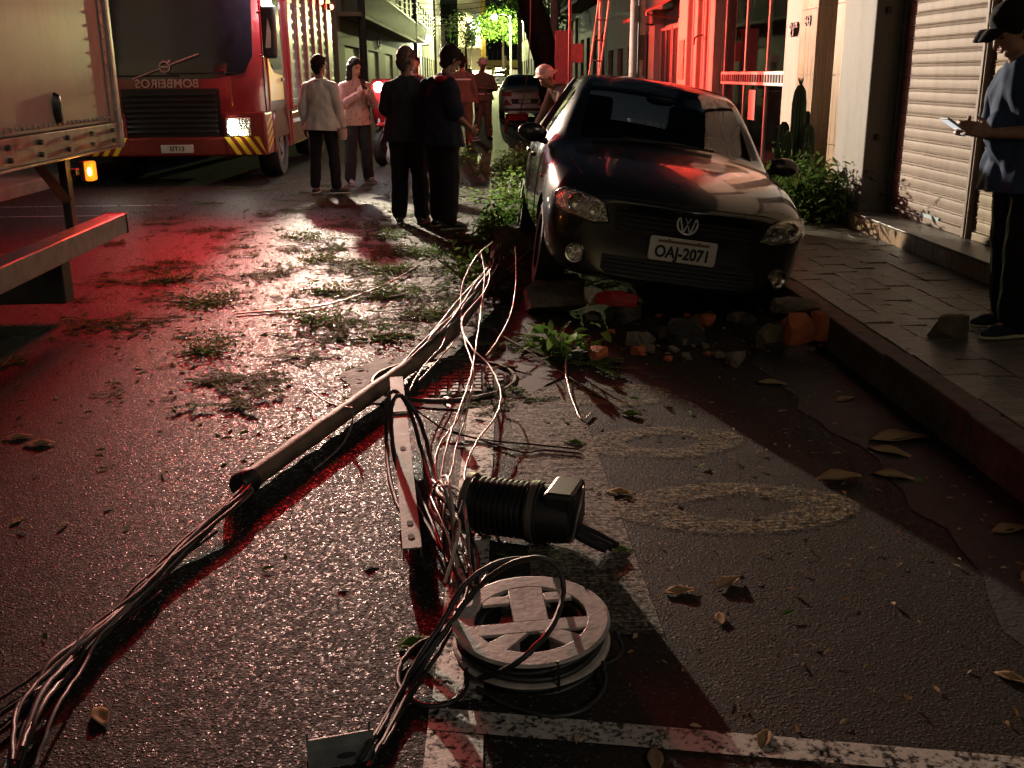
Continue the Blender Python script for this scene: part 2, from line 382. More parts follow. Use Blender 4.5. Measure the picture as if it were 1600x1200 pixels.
MT['grout_tile'] = M('ribbed_tile', (.36, .25, .16), .3, var=.2, vs=4, rnd=.10, bump=.05, stretch=(6, 6, .4))
MT['stone_top'] = M('step_granite', (.15, .14, .125), .4, var=.35, vs=30, bump=.1)
MT['frame_white'] = M('white_frame', (.62, .60, .57), .4, var=.12, vs=14)
MT['glass'] = glassy('shop_glass', (.86, .88, .86), .05)
MT['interior'] = M('interior_wall', (.55, .42, .26), .8, var=.2, vs=2)
MT['brickin'] = M('interior_brick', (.36, .20, .17), .8, var=.25, vs=3, rnd=.12)

shop = thing('shop_front', 'shop front with two closed metal roller shutters above a tiled step', 'building', (0, 0, 0))
bx('wall', MT['plaster'], 3.5, 5.5, 2.6, 9.45, .16, 2.75, shop, .01)
bx('upper_wall', MT['plaster_light'], 3.3, 5.4, 2.6, 9.46, 2.756, 4.2, shop, .01)
# slat: a bowed strip with a rolled lip
def slat_mesh(name, w, h=.094):
    prof = [(0, 0), (-.007, .002), (-.010, .008), (-.007, .013), (-.002, .016), (-.004, .030), (-.005, .050), (-.004, .068), (-.002, .074), (-.007, .077), (-.008, .082), (-.003, .088), (0, h)]
    v = [(x, y, z) for y in (0, w) for x, z in prof]; n = len(prof)
    me = bpy.data.meshes.new(name); me.from_pydata(v, [], [(i, i+1, n+i+1, n+i) for i in range(n-1)]); finish(me, 50); return me
def shutter(y0, y1, x, z0, z1, mat, label, parent, n0=.094):
    g = link(bpy.data.objects.new('roller_shutter', None), parent); g['label'] = label; g.location = (x, y0, z0)
    me = slat_mesh('slat', y1-y0, n0); me.materials.append(mat)
    k = 0
    while k*n0 < z1-z0-.06:
        o = share('slat', me, g); o.location = (random.uniform(-.0015, .0015), 0, .055+k*n0); k += 1
    b = MB(); b.box(-.018, .012, 0, y1-y0, 0, .054); b.build('bottom_bar', mat, g, None, .004)
    return g
shutter(7.165, 8.56, 3.42, .322, 2.76, MT['shutter'], 'grey closed roller shutter next to the pillar', shop)
shutter(4.4, 7.08, 3.42, .322, 2.76, MT['shutter_warm'], 'cream closed roller shutter behind the man in the cap', shop)
b = MB(); b.box(3.375, 3.46, 7.085, 7.16, .322, 2.75); b.box(3.367, 3.38, 7.105, 7.14, .322, 2.75); b.build('guide_rail', MT['shutter'], shop, None, .004)
b = MB(); b.box(3.38, 3.47, 8.565, 8.60, .322, 2.75); b.build('guide_rail', MT['dark_steel'], shop, None, .004)
for z in (.9, 1.9): bx('hinge', MT['black_plastic'], 3.27, 3.30, 8.64, 8.695, z, z+.05, shop)
bx('pillar', MT['plaster'], 3.2, 3.495, 8.70, 9.45, .182, 2.754, shop, .012)
# the step: granite top, ribbed tiles on its face
bx('step', MT['plaster'], 3.14, 3.5, 3.5, 9.1, .15, .30, shop, .004)
bx('step_top', MT['stone_top'], 3.105, 3.52, 3.48, 8.69, .302, .320, shop, .004)
tme = None; y = 3.5
while y < 8.68:
    if tme is None:
        t = MB()
        for r in range(6): t.box(-.008, .012, r*.0245+.001, r*.0245+.0225, 0, .118)
        o = t.build('step_tile', MT['grout_tile'], shop); tme = o.data
    else: o = share('step_tile', tme, shop)
    o.location = (3.128, y, .182); y += .149
bx('sticker', M('blue_paper', (.35, .5, .55), .6, var=.2, vs=20), 3.403, 3.4045, 7.6, 7.95, .335, .40, shop, 0)

# tiled entrance columns with the house number 243
ent = thing('tiled_entrance', 'entrance between two columns of beige ribbed tiles, numbered 243', 'building')
def rib_column(nm_, x0, x1, y0, y1, z1):
    """column clad with tall tiles of vertical ribs"""
    g = bx(nm_, MT['plaster_warm'], x0+.02, x1, y0+.02, y1-.02, .16, z1, ent)
    for face in ('front', 'jamb'):
        u0, u1 = (y0, y1) if face == 'front' else (x0+.001, x1)
        z = .185
        while z < z1-.01:
            zt = min(z+.62, z1); u = u0
            n = max(2, int(round((u1-u0)/.03))); w = (u1-u0)/n; t = MB()
            for k in range(n):
                a, e = u0+k*w+.0015, u0+(k+1)*w-.0015
                if face == 'front': t.box(x0, x0+.0195, a, e, z, zt-.006)
                else: t.box(a+.02, e+.02, y0, y0+.0195, z, zt-.006)
            t.build('tile', MT['grout_tile'], g); z = zt
    return g
rib_column('column', 3.24, 3.5, 9.47, 9.78, 2.9)
rib_column('column', 3.24, 3.86, 10.35, 10.90, 2.9)
bx('door', M('entrance_door', (.09, .055, .035), .4, var=.3, vs=6), 3.87, 3.93, 9.5, 10.6, .18, 2.6, ent)
bx('lintel', MT['plaster_warm'], 3.2, 5.2, 9.47, 10.93, 2.91, 4.2, ent)
bx('floor', MT['stone_top'], 3.25, 3.9, 9.79, 10.34, .16, .2, ent)
text_mesh('house_number', '243', .13, MT['dark_steel'], ent, (3.232, 10.63, 1.93), (R(90), 0, R(-90)), .006, .001)
bx('dark_gap', MT['dark_wall'], 3.42, 3.6, 10.905, 10.985, .16, 4.2, ent)  # dark recessed strip between the column and the next wall

# house 219 with its big window front
h219 = thing('glazed_house', 'pale house front numbered 219 with a tall glazed front and white band', 'building')
bx('wall', MT['plaster_light'], 3.3, 3.9, 10.99, 11.62, .16, 4.2, h219, .012)
text_mesh('house_number', '219', .19, MT['ink'], h219, (3.29, 11.27, 1.87), (R(90), 0, R(-90)), .014, .005)
bx('band', MT['frame_white'], 3.33, 3.42, 11.625, 14.80, 1.30, 1.46, h219, .006)
b = MB()
for k in range(26): b.box(3.318, 3.3295, 11.70+k*.118, 11.70+k*.118+.05, 1.335, 1.425)
b.build('vent_slots', MT['dark_wall'], h219)
for y in (12.55, 13.6, 14.76): bx('mullion', MT['frame_white'], 3.36, 3.40, y-.022, y+.022, .19, 3.2, h219, .004)
for a, e in ((11.625, 12.527), (12.573, 13.577), (13.623, 14.737)):
    for z0, z1 in ((.2, 1.298), (1.462, 3.2)): bx('pane', MT['glass'], 3.375, 3.381, a, e, z0, z1, h219, 0)
bx('back_wall', MT['interior'], 3.95, 4.05, 11.63, 14.8, .16, 3.4, h219, 0)
bx('inner_floor', MT['stone_top'], 3.43, 3.95, 11.63, 14.8, .16, .19, h219, 0)
cur = MB(); N = 60
pts = [(3.72+.03*math.sin(i*1.1), 11.66+i*1.35/N) for i in range(N+1)]
cur.add([(x, y, z) for z in (.22, 3.2) for x, y in pts], [(i, i+1, N+2+i, N+1+i) for i in range(N)])
cur.build('curtain', M('red_curtain', (.6, .22, .22), .8, var=.2, vs=5), h219, 60)
for k, (y, z) in enumerate(((12.75, 1.47), (12.9, 1.47), (13.02, 1.47), (13.16, 1.47))):
    o = MB(); o.lathe([(0, 0), (.04, 0), (.042, .1), (.03, .14), (.014, .17), (.014, .2), (0, .2)], 14)
    q = o.build('orange_bottle', M('orange_plastic', (.55, .2, .03), .4) if k == 0 else MT['orange_b'], h219, 40); q.location = (3.50, y, z)
    if k == 0: MT['orange_b'] = q.data.materials[0]
bx('shelf', MT['frame_white'], 3.43, 3.6, 11.65, 14.7, 1.44, 1.468, h219)
bx('notice', M('paper_notice', (.6, .57, .55), .7, var=.3, vs=60), 3.366, 3.3685, 13.0, 13.32, .88, 1.24, h219, 0)
bx('upper_wall', MT['plaster_light'], 3.3, 4.9, 11.625, 14.84, 3.21, 4.4, h219)
bx('end_wall', MT['plaster'], 3.43, 3.94, 14.80, 14.84, .16, 3.2, h219, 0)

# narrow rough plaster front lit red: piers, pipes, a hook and a metal gate
rf = thing('pipe_house', 'rough plaster front with vertical pipes and a wall hook, lit bright red', 'building')
bx('wall', MT['red_plaster'], 3.34, 3.9, 14.845, 17.9, .16, 4.4, rf, .01)
for y, w in ((15.0, .30), (16.1, .16), (17.15, .7)): bx('pier', MT['red_plaster'], 3.22, 3.338, y-w/2, y+w/2, .18, 4.4, rf, .012)
for y, r in ((15.4, .035), (15.62, .05), (15.85, .03), (16.4, .04), (16.6, .028)):
    p = MB(); p.cyl((3.29, y, .18), (3.29, y, 4.3), r, None, 12); p.build('pipe', MT['red_plaster'], rf, 40)
p = MB(); p.tube(cat_rom([(3.33, 15.75, 1.98), (3.2, 15.72, 1.97), (3.12, 15.66, 1.93), (3.10, 15.62, 1.84)], 4), .014, 8); p.build('hook', MT['dark_steel'], rf, 50)
bx('meter_box', MT['plaster_light'], 3.20, 3.218, 16.95, 17.35, 1.35, 1.95, rf, .006)

gar = thing('garage_house', 'house front with framed metal gates and an awning, bathed in red light', 'building')
bx('wall', MT['red_plaster'], 3.5, 4.2, 17.905, 23.3, .16, 4.4, gar, .01)
for y0, y1, mt in ((18.0, 19.15, 'g'), (19.25, 20.4, 'g'), (21.2, 22.3, 'd')):
    g = bx('gate_leaf', MT['dark_steel'], 3.44, 3.47, y0, y1, .2, 2.25, gar, .004)
    f = MB()
    for y in (y0, (y0+y1)/2-.02, y1-.05): f.box(3.41, 3.438, y, y+.05, .2, 2.25)
    for z in (.2, 1.15, 2.2): f.box(3.412, 3.436, y0+.052, y1-.052, z, z+.05)
    f.build('gate_frame', MT['red_plaster'], g, None, .003)
    for k in range(6): bx('panel_rib', MT['dark_steel'], 3.425, 3.4395, y0+.09+k*.16, y0+.15+k*.16, .27, 1.13, g)
for y, w in ((17.95, .1), (20.8, .7), (22.8, .9)): bx('pier', MT['red_plaster'], 3.30, 3.499, y-w/2+.02, y+w/2, .18, 2.6, gar, .01)
aw = MB(); aw.add([(3.5, 17.92, 2.75), (2.75, 17.92, 2.42), (2.75, 20.9, 2.42), (3.5, 20.9, 2.75), (2.75, 17.92, 2.36), (2.75, 20.9, 2.36)], [(0, 1, 2, 3), (1, 4, 5, 2)]); aw.build('awning', M('awning_cloth', (.22, .10, .09), .8), gar)
for y in (18.2, 20.6): MB().tube([(3.45, y, 2.3), (2.78, y, 2.4)], .015, 6).build('awning_bracket', MT['dark_steel'], gar)

# further fronts on the right
def house(name, label, side_x, y0, y1, h, wall, dirn, floors=2, nwin=3, base=0, balcony=False, depth=4, shutter_ground=True, roofm=None, gs=None):
    """street house: side_x is the frontage plane, dirn = +1 when the body lies towards +X"""
    t = thing(name, label, 'building', (side_x, y0, base)); L = y1-y0; d = dirn
    X = lambda a: a*d
    def b_(n, m, xa, xb, ya, yb, za, zb, par=t, bv=.008):
        xa, xb = sorted((X(xa), X(xb))); return bx(n, m, xa, xb, ya, yb, za, zb, par, bv)
    b_('wall', wall, .12, depth, 0, L, -.1, h)
    fh = h/floors
    # wall face as piers and bands so that openings are real recesses
    ww = L/nwin
    for fl in range(floors):
        z0 = fl*fh; zs, zt = (z0+.05, z0+fh*.72) if fl == 0 else (z0+fh*.28, z0+fh*.8)
        b_('band', wall, 0, .119, 0, L, zt, z0+fh)
        if fl: b_('band', wall, 0, .119, 0, L, z0, zs)
        for k in range(nwin+1):
            ya, yb = max(0, k*ww-ww*.22), min(L, k*ww+ww*.22); b_('pier', wall, .001, .118, ya, yb, zs, zt)
        for k in range(nwin):
            ya, yb = k*ww+ww*.22, (k+1)*ww-ww*.22
            if fl == 0 and shutter_ground:
                w = b_('ground_shutter', gs or (MT['shutter'] if k % 2 else MT['dark_steel']), .09, .115, ya, yb, zs, zt, t, 0)
                for q in range(6): b_('rib', gs or MT['shutter'], .08, .0895, ya, yb, zs+(zt-zs)*(q+.2)/6, zs+(zt-zs)*(q+.45)/6, w, 0)
            else:
                w = b_('window', MT['dark_steel'], .10, .115, ya, yb, zs, zt, t, 0)
                b_('pane', MT['winglass'], .085, .099, ya+.05, (ya+yb)/2-.03, zs+.05, zt-.05, w, 0)
                b_('pane', MT['winglass'], .085, .099, (ya+yb)/2+.03, yb-.05, zs+.05, zt-.05, w, 0)
                b_('sill', MT['plaster_light'], -.06, .08, ya-.08, yb+.08, zs-.08, zs-.001, w)
        if fl and balcony:
            s_ = b_('balcony', MT['plaster_warm'], -.7, -.002, .3, L-.3, z0-.12, z0)
            r_ = MB()
            for k in range(int((L-.6)/.22)+1): r_.box(*sorted((X(-.67), X(-.645))), .3+k*.22, .325+k*.22, z0+.001, z0+.95)
            r_.box(*sorted((X(-.69), X(-.63))), .3, L-.3, z0+.951, z0+1.0); r_.build('railing', MT['dark_steel'], s_)
    b_('cornice', MT['plaster_light'], -.14, .3, -.0, L, h+.001, h+.18)
    if roofm:
        rr = MB(); rr.add([(X(-.3), 0, h+.19), (X(-.3), L, h+.19), (X(depth*.6), L, h+1.2), (X(depth*.6), 0, h+1.2)], [(0, 1, 2, 3)]); rr.build('roof', roofm, t)
    return t
MT['beige_gate'] = dirty('beige_gate', (.55, .46, .30), .6, .2)
MT['winglass'] = M('dark_window_glass', (.015, .017, .02), .12, var=.2)
house('brown_shop_house', 'two storey brown house front beyond the red garage', 3.4, 23.4, 29, 5.6, MT['plaster_warm'], 1, 2, 3)
house('balcony_house', 'grey house with a long balcony beyond the tree on the shop side', 3.4, 29.1, 37, 7, MT['plaster'], 1, 2, 4, balcony=True)
house('low_garage_house', 'low pale house past the balcony house on the shop side', 3.4, 37.1, 48, 4.6, MT['plaster_light'], 1, 1, 5)
house('far_shop_house', 'tall house front far down the shop side of the street', 3.5, 48.1, 66, 8.5, MT['plaster_warm'], 1, 3, 6)
house('farthest_shop_house', 'last house on the shop side before the lit square', 3.6, 66.2, 104, 9, MT['plaster'], 1, 3, 9, base=.3)
# across the street, behind the fire truck
house('corner_balcony_building', 'beige corner building with barred balcony behind the fire truck', -4.35, 33, 61.8, 6.6, MT['plaster_warm'], -1, 2, 4, balcony=True, gs=MT['beige_gate'])
house('dark_apartment_house', 'dark apartment house past the beige corner building', -4.4, 62, 80, 14, MT['plaster'], -1, 4, 5, base=.1, balcony=True)
house('grey_apartment_house', 'tall grey apartment house near the first street lamp', -4.5, 80.2, 104, 17, MT['dark_wall'], -1, 5, 6, base=.3)
house('far_dark_house', 'dark narrow house beside the church far down the street', -4.7, 104.2, 128, 13, MT['plaster'], -1, 4, 7, base=.9)
# ================================================================== cars
def carpaint(name, col, rough=.28, flake=.0):
    m, nt, b = nm(name); L = nt.links.new
    n = noise_(nt, coords(nt), 6, 5); n2 = noise_(nt, coords(nt), 120, 3)
    c = mixc(nt, ramp(nt, n2, [(.55, 0.0), (.9, .25)]), col, tuple(min(1, x+.06) for x in col))
    dn_ = nd(nt, 'ShaderNodeTexNoise', Scale=2.6, Detail=2.0); L(coords(nt), dn_.inputs['Vector']); bump_(nt, b, dn_.outputs['Fac'], .35, .03)
    L(mixc(nt, ramp(nt, n, [(.45, 0.0), (.75, .5)]), c, tuple(min(1, x*.8+.008) for x in col)), b.inputs['Base Color']); rr = nd(nt, 'ShaderNodeMapRange'); rr.inputs[3].default_value = rough-.08; rr.inputs[4].default_value = rough+.12
    L(n, rr.inputs[0]); L(rr.outputs[0], b.inputs['Roughness'])
    b.inputs['Coat Weight'].default_value = 1; b.inputs['Coat Roughness'].default_value = .045; b.inputs['Metallic'].default_value = flake
    return m
MT['car_black'] = carpaint('black_car_paint', (.010, .0095, .0095))
MT['car_silver'] = carpaint('silver_car_paint', (.42, .40, .37), .35, .5)
MT['car_glass'] = glassy('car_glass', (.80, .84, .86), .02)
MT['car_glass_side'] = glassy('car_side_glass', (.45, .48, .5), .06)
MT['rear_glass'] = glassy('tinted_rear_glass', (.22, .28, .34), .04)
_g = MT['rear_glass'].node_tree; _t = nd(_g, 'ShaderNodeBsdfTranslucent'); _t.inputs[0].default_value = (.35, .5, .65, 1); _mx = nd(_g, 'ShaderNodeMixShader'); _mx.inputs[0].default_value = .012
_src = _g.nodes['Material Output'].inputs[0].links[0].from_socket; _g.links.new(_src, _mx.inputs[1]); _g.links.new(_t.outputs[0], _mx.inputs[2]); _g.links.new(_mx.outputs[0], _g.nodes['Material Output'].inputs[0])
MT['cabin'] = M('cabin_black', (.03, .03, .033), .8)
MT['reflector'] = M('lamp_reflector', (.9, .87, .76), .16, .9, var=.15, vs=35, bump=.9, bs=26, bd=.03)
MT['emblem'] = M('emblem_silver', (.75, .74, .72), .3, .35)
MT['lens'] = glassy('clear_lens', (.93, .93, .90), .10, .06)
MT['amber_lens'] = M('amber_lens', (.6, .22, .03), .25)
MT['red_lens'] = M('red_lens', (.45, .02, .015), .2, coat=.6)
def loft_body(name, ST, parent, mats, rules, arches):
    """ST: stations (y, plan curve, ring half of (x,z)); mirrored, subdivided, arches cut, then split by material into parts"""
    bm = bmesh.new(); rings = []; K = len(ST[0][2])
    for (y, c, half) in ST:
        P = []
        for s in (1, -1):
            for k, (x, z) in enumerate(half):
                if s < 0 and (k == 0 or k == K-1): P.append(None); continue
                P.append(bm.verts.new((s*x, y+c*(x/.8)**2, z)))
        ring = [P[k] for k in range(K)]; mir = [P[K+k] or P[k] for k in range(K)]; rings.append((ring, mir))
    for i in range(len(ST)-1):
        for side in (0, 1):
            a, b = rings[i][side], rings[i+1][side]
            for k in range(K-1):
                q = [a[k], a[k+1], b[k+1], b[k]]
                f = bm.faces.new(q if side else q[::-1]); f.material_index = rules(i, k)
    for e, fl in ((0, True), (-1, False)):
        r, m = rings[e]
        for k in range(K-1):
            vs = []
            for v in ([r[k], r[k+1], m[k+1], m[k]] if fl else [r[k], m[k], m[k+1], r[k+1]]):
                if v not in vs: vs.append(v)
            if len(vs) > 2: bm.faces.new(vs)
    bmesh.ops.recalc_face_normals(bm, faces=bm.faces)
    me = bpy.data.meshes.new(name); bm.to_mesh(me); bm.free()
    for m in mats: me.materials.append(m[1])
    o = bpy.data.objects.new(name, me)
    ss = o.modifiers.new('s', 'SUBSURF'); ss.levels = 3; ss.render_levels = 3
    cut = MB()
    for (x, y, z, r) in arches: cut.cyl((x-.17, y, z), (x+.17, y, z), r, None, 40)
    if arches:
        co = cut.build('cutter', MT['cabin']); bo = o.modifiers.new('b', 'BOOLEAN'); bo.object = co; bo.operation = 'DIFFERENCE'; bo.solver = 'EXACT'
    baked(o, (co,) if arches else ())
    if arches: bpy.data.objects.remove(co)
    full = BVHTree.FromPolygons([v.co.copy() for v in o.data.vertices], [tuple(p.vertices) for p in o.data.polygons])
    vs = [v.co.copy() for v in o.data.vertices]
    groups = {}
    for p in o.data.polygons:
        c = p.center; inside = any(abs(c.x-x) < .175 and (c.y-y)**2+(c.z-z)**2 < (r+.004)**2 for x, y, z, r in arches)
        nme = 'wheel_arch' if inside else mats[p.material_index][0]
        sd = (c.x > 0, c.y > 2) if inside else (c.x > 0 if nme == 'side_window' else 0)
        if nme == 'window': sd = 'side%d' % (c.x > 0) if abs(p.normal.x) > .75 else c.y > 2
        groups.setdefault((nme, sd), []).append(tuple(p.vertices))
    lut = dict(mats); lut['wheel_arch'] = MT['cabin']; parts = {}
    bpy.data.objects.remove(o)
    for (n, _s), fs in groups.items():
        used = sorted({i for f in fs for i in f}); ix = {u: j for j, u in enumerate(used)}
        parts[n] = mesh_obj(n, [vs[u] for u in used], [tuple(ix[i] for i in f) for f in fs], lut[n], parent, 45)
    return parts, full
def patch(bvh, poly, name, mat, parent, off=.006, n=9, d=(0, 1, 0), org=-2.0, thick=.0):
    """polygon in front view (x,z) projected on the body and laid just proud of it"""
    xs, zs = [p[0] for p in poly], [p[1] for p in poly]; D = Vector(d)
    bm = bmesh.new(); vs = [bm.verts.new((x, 0, z)) for x, z in poly]; f = bm.faces.new(vs)
    bmesh.ops.triangulate(bm, faces=[f])
    for _ in range(4):
        le = [e for e in bm.edges if e.calc_length() > .035]
        if not le: break
        bmesh.ops.subdivide_edges(bm, edges=le, cuts=1, use_grid_fill=False); bmesh.ops.triangulate(bm, faces=bm.faces)
    last = 0
    for v in bm.verts:
        h = bvh.ray_cast(Vector((v.co.x, org, v.co.z)), D)
        if h[0] is not None: v.co = h[0]+h[1]*off*(1 if h[1].dot(D) < 0 else -1); last = v.co.y
        else: v.co.y = last+.05
    bmesh.ops.recalc_face_normals(bm, faces=bm.faces)
    me = bpy.data.meshes.new(name); bm.to_mesh(me); bm.free(); me.materials.append(mat); finish(me, 60)
    o = link(bpy.data.objects.new(name, me), parent)
    if thick: sm = o.modifiers.new('t', 'SOLIDIFY'); sm.thickness = thick; sm.offset = 0
    return o
def on(bvh, x, z, org=-2.0):
    h = bvh.ray_cast(Vector((x, org, z)), Vector((0, 1, 0))); return h[0] if h[0] is not None else Vector((x, .3, z))
def wheel(parent, x, y, z, r, w, side, rimm):
    g = link(bpy.data.objects.new('wheel', None), parent); g.location = (x, y, z); g.rotation_euler = (0, R(90)*side, 0)
    t = MB(); h = w/2; t.lathe([(r*.66, -h), (r*.93, -h), (r*.985, -h*.75), (r, -h*.3), (r, h*.3), (r*.985, h*.75), (r*.93, h), (r*.66, h), (r*.62, h*.7), (r*.62, -h*.7), (r*.66, -h)], 40); t.build('tyre', MT['rubber'], g, 40)
    q = MB(); q.lathe([(r*.64, h*.55), (r*.60, h*.75), (r*.58, h*.5), (r*.3, h*.2), (r*.16, h*.55), (0, h*.6)], 30)
    q.build('rim', rimm, g, 40)
    sp = MB()
    for k in range(7):
        a = 2*math.pi*k/7; sp.box(r*.12, r*.6, -.018, .018, h*.35, h*.68, 0, Matrix.Rotation(a, 4, 'Z'))
    sp.build('spokes', rimm, g, None, .004); return g
def ring_half(*p): return list(p)

def hatchback():
    t = thing('parked_hatchback', 'black hatchback tilted onto rubble with its right wheels against the kerb', 'car', (1.10, 5.86, .03), (0, 0, 0)); t.scale = (.985,)*3
    t.rotation_mode = 'XYZ'; t.rotation_euler = Euler((R(-1.1), R(8.4), R(.3)))
    def st(y, c, zb, a, b, c3, d, e, f, h, z8):  # bottom, sill, widest, shoulder, window base, rail, mid, top
        pin = (f[0]-.075, f[1]+(h[1]-f[1])*.3)
        return (y, c, [(0, zb), (a[0], zb+.0), a, b, c3, d, e, f, pin, h, (0, z8)])
    S_ = [
     (0.00, .20, [(0, .25), (.36, .25), (.47, .275), (.52, .37), (.53, .47), (.51, .57), (.48, .615), (.40, .65), (.33, .657), (.18, .665), (0, .67)]),
     (0.05, .21, [(0, .20), (.50, .20), (.64, .225), (.70, .34), (.715, .48), (.695, .605), (.66, .66), (.54, .70), (.46, .71), (.24, .722), (0, .728)]),
     (0.20, .15, [(0, .18), (.58, .18), (.735, .21), (.785, .36), (.80, .52), (.785, .65), (.745, .72), (.63, .765), (.55, .782), (.29, .80), (0, .808)]),
     (0.48, .08, [(0, .18), (.60, .18), (.76, .21), (.815, .38), (.832, .54), (.815, .70), (.775, .785), (.665, .835), (.58, .853), (.31, .876), (0, .884)]),
     (0.80, .06, [(0, .18), (.60, .18), (.76, .21), (.815, .38), (.832, .56), (.82, .75), (.785, .845), (.69, .89), (.60, .908), (.33, .932), (0, .940)]),
     (1.00, .20, [(0, .18), (.60, .18), (.765, .21), (.815, .38), (.830, .57), (.822, .78), (.792, .875), (.715, .925), (.635, .942), (.36, .965), (0, .975)]),
     (1.36, .15, [(0, .18), (.60, .18), (.765, .21), (.815, .38), (.830, .58), (.822, .80), (.795, .90), (.655, 1.165), (.585, 1.195), (.34, 1.225), (0, 1.236)]),
     (1.70, .11, [(0, .18), (.60, .18), (.765, .21), (.815, .38), (.830, .58), (.822, .81), (.797, .915), (.585, 1.365), (.515, 1.393), (.31, 1.415), (0, 1.425)]),
     (1.98, .05, [(0, .18), (.60, .18), (.765, .21), (.815, .38), (.830, .58), (.822, .82), (.797, .92), (.568, 1.40), (.50, 1.428), (.30, 1.448), (0, 1.456)]),
     (2.55, .00, [(0, .18), (.60, .18), (.765, .21), (.815, .38), (.830, .59), (.822, .83), (.795, .93), (.562, 1.405), (.495, 1.433), (.30, 1.455), (0, 1.463)]),
     (3.10, -.03, [(0, .19), (.60, .19), (.76, .22), (.81, .39), (.825, .60), (.815, .84), (.785, .945), (.548, 1.38), (.48, 1.41), (.29, 1.435), (0, 1.443)]),
     (3.48, -.06, [(0, .20), (.58, .20), (.74, .23), (.79, .40), (.80, .62), (.785, .86), (.75, .965), (.525, 1.33), (.46, 1.36), (.28, 1.39), (0, 1.398)]),
     (3.76, -.10, [(0, .24), (.54, .24), (.68, .27), (.735, .42), (.745, .62), (.725, .84), (.69, .95), (.56, 1.06), (.49, 1.075), (.27, 1.09), (0, 1.095)]),
     (3.88, -.12, [(0, .32), (.46, .32), (.58, .34), (.63, .44), (.64, .60), (.62, .76), (.58, .84), (.46, .90), (.40, .91), (.2, .92), (0, .92)]),
    ]
    def rules(i, k):
        if i in (5, 6) and k in (8, 9): return 1          # windscreen
        if i in (7, 8, 9) and k == 6: return 2             # door windows
        if i == 11 and k in (8, 9): return 3               # rear window
        return 0
    mats = [('body', MT['car_black']), ('windscreen', MT['car_glass']), ('side_window', MT['car_glass_side']), ('rear_window', MT['rear_glass'])]
    ar = [(s*.80, y, .285, .325) for s in (-1, 1) for y in (.80, 3.24)]
    parts, bvh = loft_body('body_shell', S_, t, mats, rules, ar)
    for y in (.80, 3.24):
        for s in (-1, 1):
            w = wheel(t, s*.715, y, .285+(.075+.05*(y > 2) if s > 0 else 0), .285, .18, s, MT['steel'])
            if y < 1: w.rotation_euler[2] += 0
    # front face
    def mir(p, s): return [(s*x, z) for x, z in p][::s]
    hl = [(.455, .545), (.475, .60), (.50, .655), (.58, .685), (.67, .70), (.735, .695), (.775, .66), (.775, .60), (.74, .57), (.64, .55), (.55, .53)]
    for s in (-1, 1):
        g = link(bpy.data.objects.new('headlight', None), t)
        patch(bvh, mir(hl, s), 'reflector', MT['reflector'], g, .004)
        for (x, z, r) in ((.55, .60, .047), (.65, .625, .055)):
            p = on(bvh, s*x, z); q = MB(); q.lathe([(0, .012), (r*.28, .014), (r*.3, .004), (r*.75, .006), (r, .016), (r*1.06, .012), (r*1.08, .004)], 24)
            q2 = q.build('bulb_bowl', MT['chrome'], g, 40); q2.location = p; q2.rotation_euler = (R(90), 0, R(-20)*-s)
        patch(bvh, mir(hl, s), 'lens', MT['lens'], g, .024)
        # dark seal around
        pl = [on(bvh, s*x, z)+Vector((0, -.006, 0)) for x, z in hl]; b = MB(); b.tube(pl+[pl[0]], .006, 6); b.build('seal', MT['black_plastic'], g, 60)
        # fog lamp
        p = on(bvh, s*.625, .335); fg = link(bpy.data.objects.new('fog_lamp', None), t); fg.location = p+Vector((0, -.012, 0)); fg.rotation_euler = (R(90), 0, R(24)*s)
        q = MB(); q.lathe([(.046, .0), (.05, .014), (.058, .016), (.062, .004), (.062, -.02)], 28); q.build('bezel', MT['chrome'], fg, 40)
        q = MB(); q.lathe([(0, -.006), (.02, -.004), (.045, .004)], 24); q.build('reflector', MT['reflector'], fg, 40)
        q = MB(); q.lathe([(0, .012), (.03, .010), (.047, .004)], 24); q.build('glass', MT['lens'], fg, 60)
    up = [(-.44, .60), (-.40, .545), (-.30, .525), (.30, .525), (.40, .545), (.44, .60), (.42, .625), (-.42, .625)]
    gr = patch(bvh, up, 'grille', MT['black_plastic'], t, .004)
    for z in (.548, .578, .606):
        pl = [on(bvh, x, z)+Vector((0, -.010, 0)) for x in np.linspace(-.40, .40, 15)]; b = MB(); b.tube(pl, .0045, 6); b.build('grille_bar', MT['cabin'], gr, 60)
    lo = [(-.47, .36), (-.47, .27), (-.43, .245), (.43, .245), (.47, .27), (.47, .36)]
    gr = patch(bvh, lo, 'lower_grille', MT['cabin'], t, .004)
    for z in (.265, .29, .315, .34):
        pl = [on(bvh, x, z)+Vector((0, -.010, 0)) for x in np.linspace(-.45, .45, 15)]; b = MB(); b.tube(pl, .005, 6); b.build('grille_bar', MT['black_plastic'], gr, 60)
    # emblem: ring with the letters V over W
    p = on(bvh, 0, .598); em = link(bpy.data.objects.new('emblem', None), t); em.location = p+Vector((0, -.012, 0)); em.rotation_euler = (R(90-6), 0, 0)
    q = MB(); q.lathe([(0, -.004), (.06, -.004), (.062, 0)], 32); q.build('disc', MT['cabin'], em, 40)
    q = MB(); q.tube([(.06*math.cos(a), .06*math.sin(a), 0) for a in np.linspace(0, 2*math.pi, 41)], .0065, 8, caps=False); q.build('ring', MT['emblem'], em, 60)
    q = MB()
    def stroke(pts): q.tube([(x, y, .003) for x, y in pts], .0056, 6)
    stroke([(-.026, .054), (0, .004), (.026, .054)]); stroke([(-.047, .036), (-.022, -.054)]); stroke([(-.022, -.054), (0, -.004), (.022, -.054)]); stroke([(.022, -.054), (.047, .036)])
    q.build('letters', MT['emblem'], em, 60)
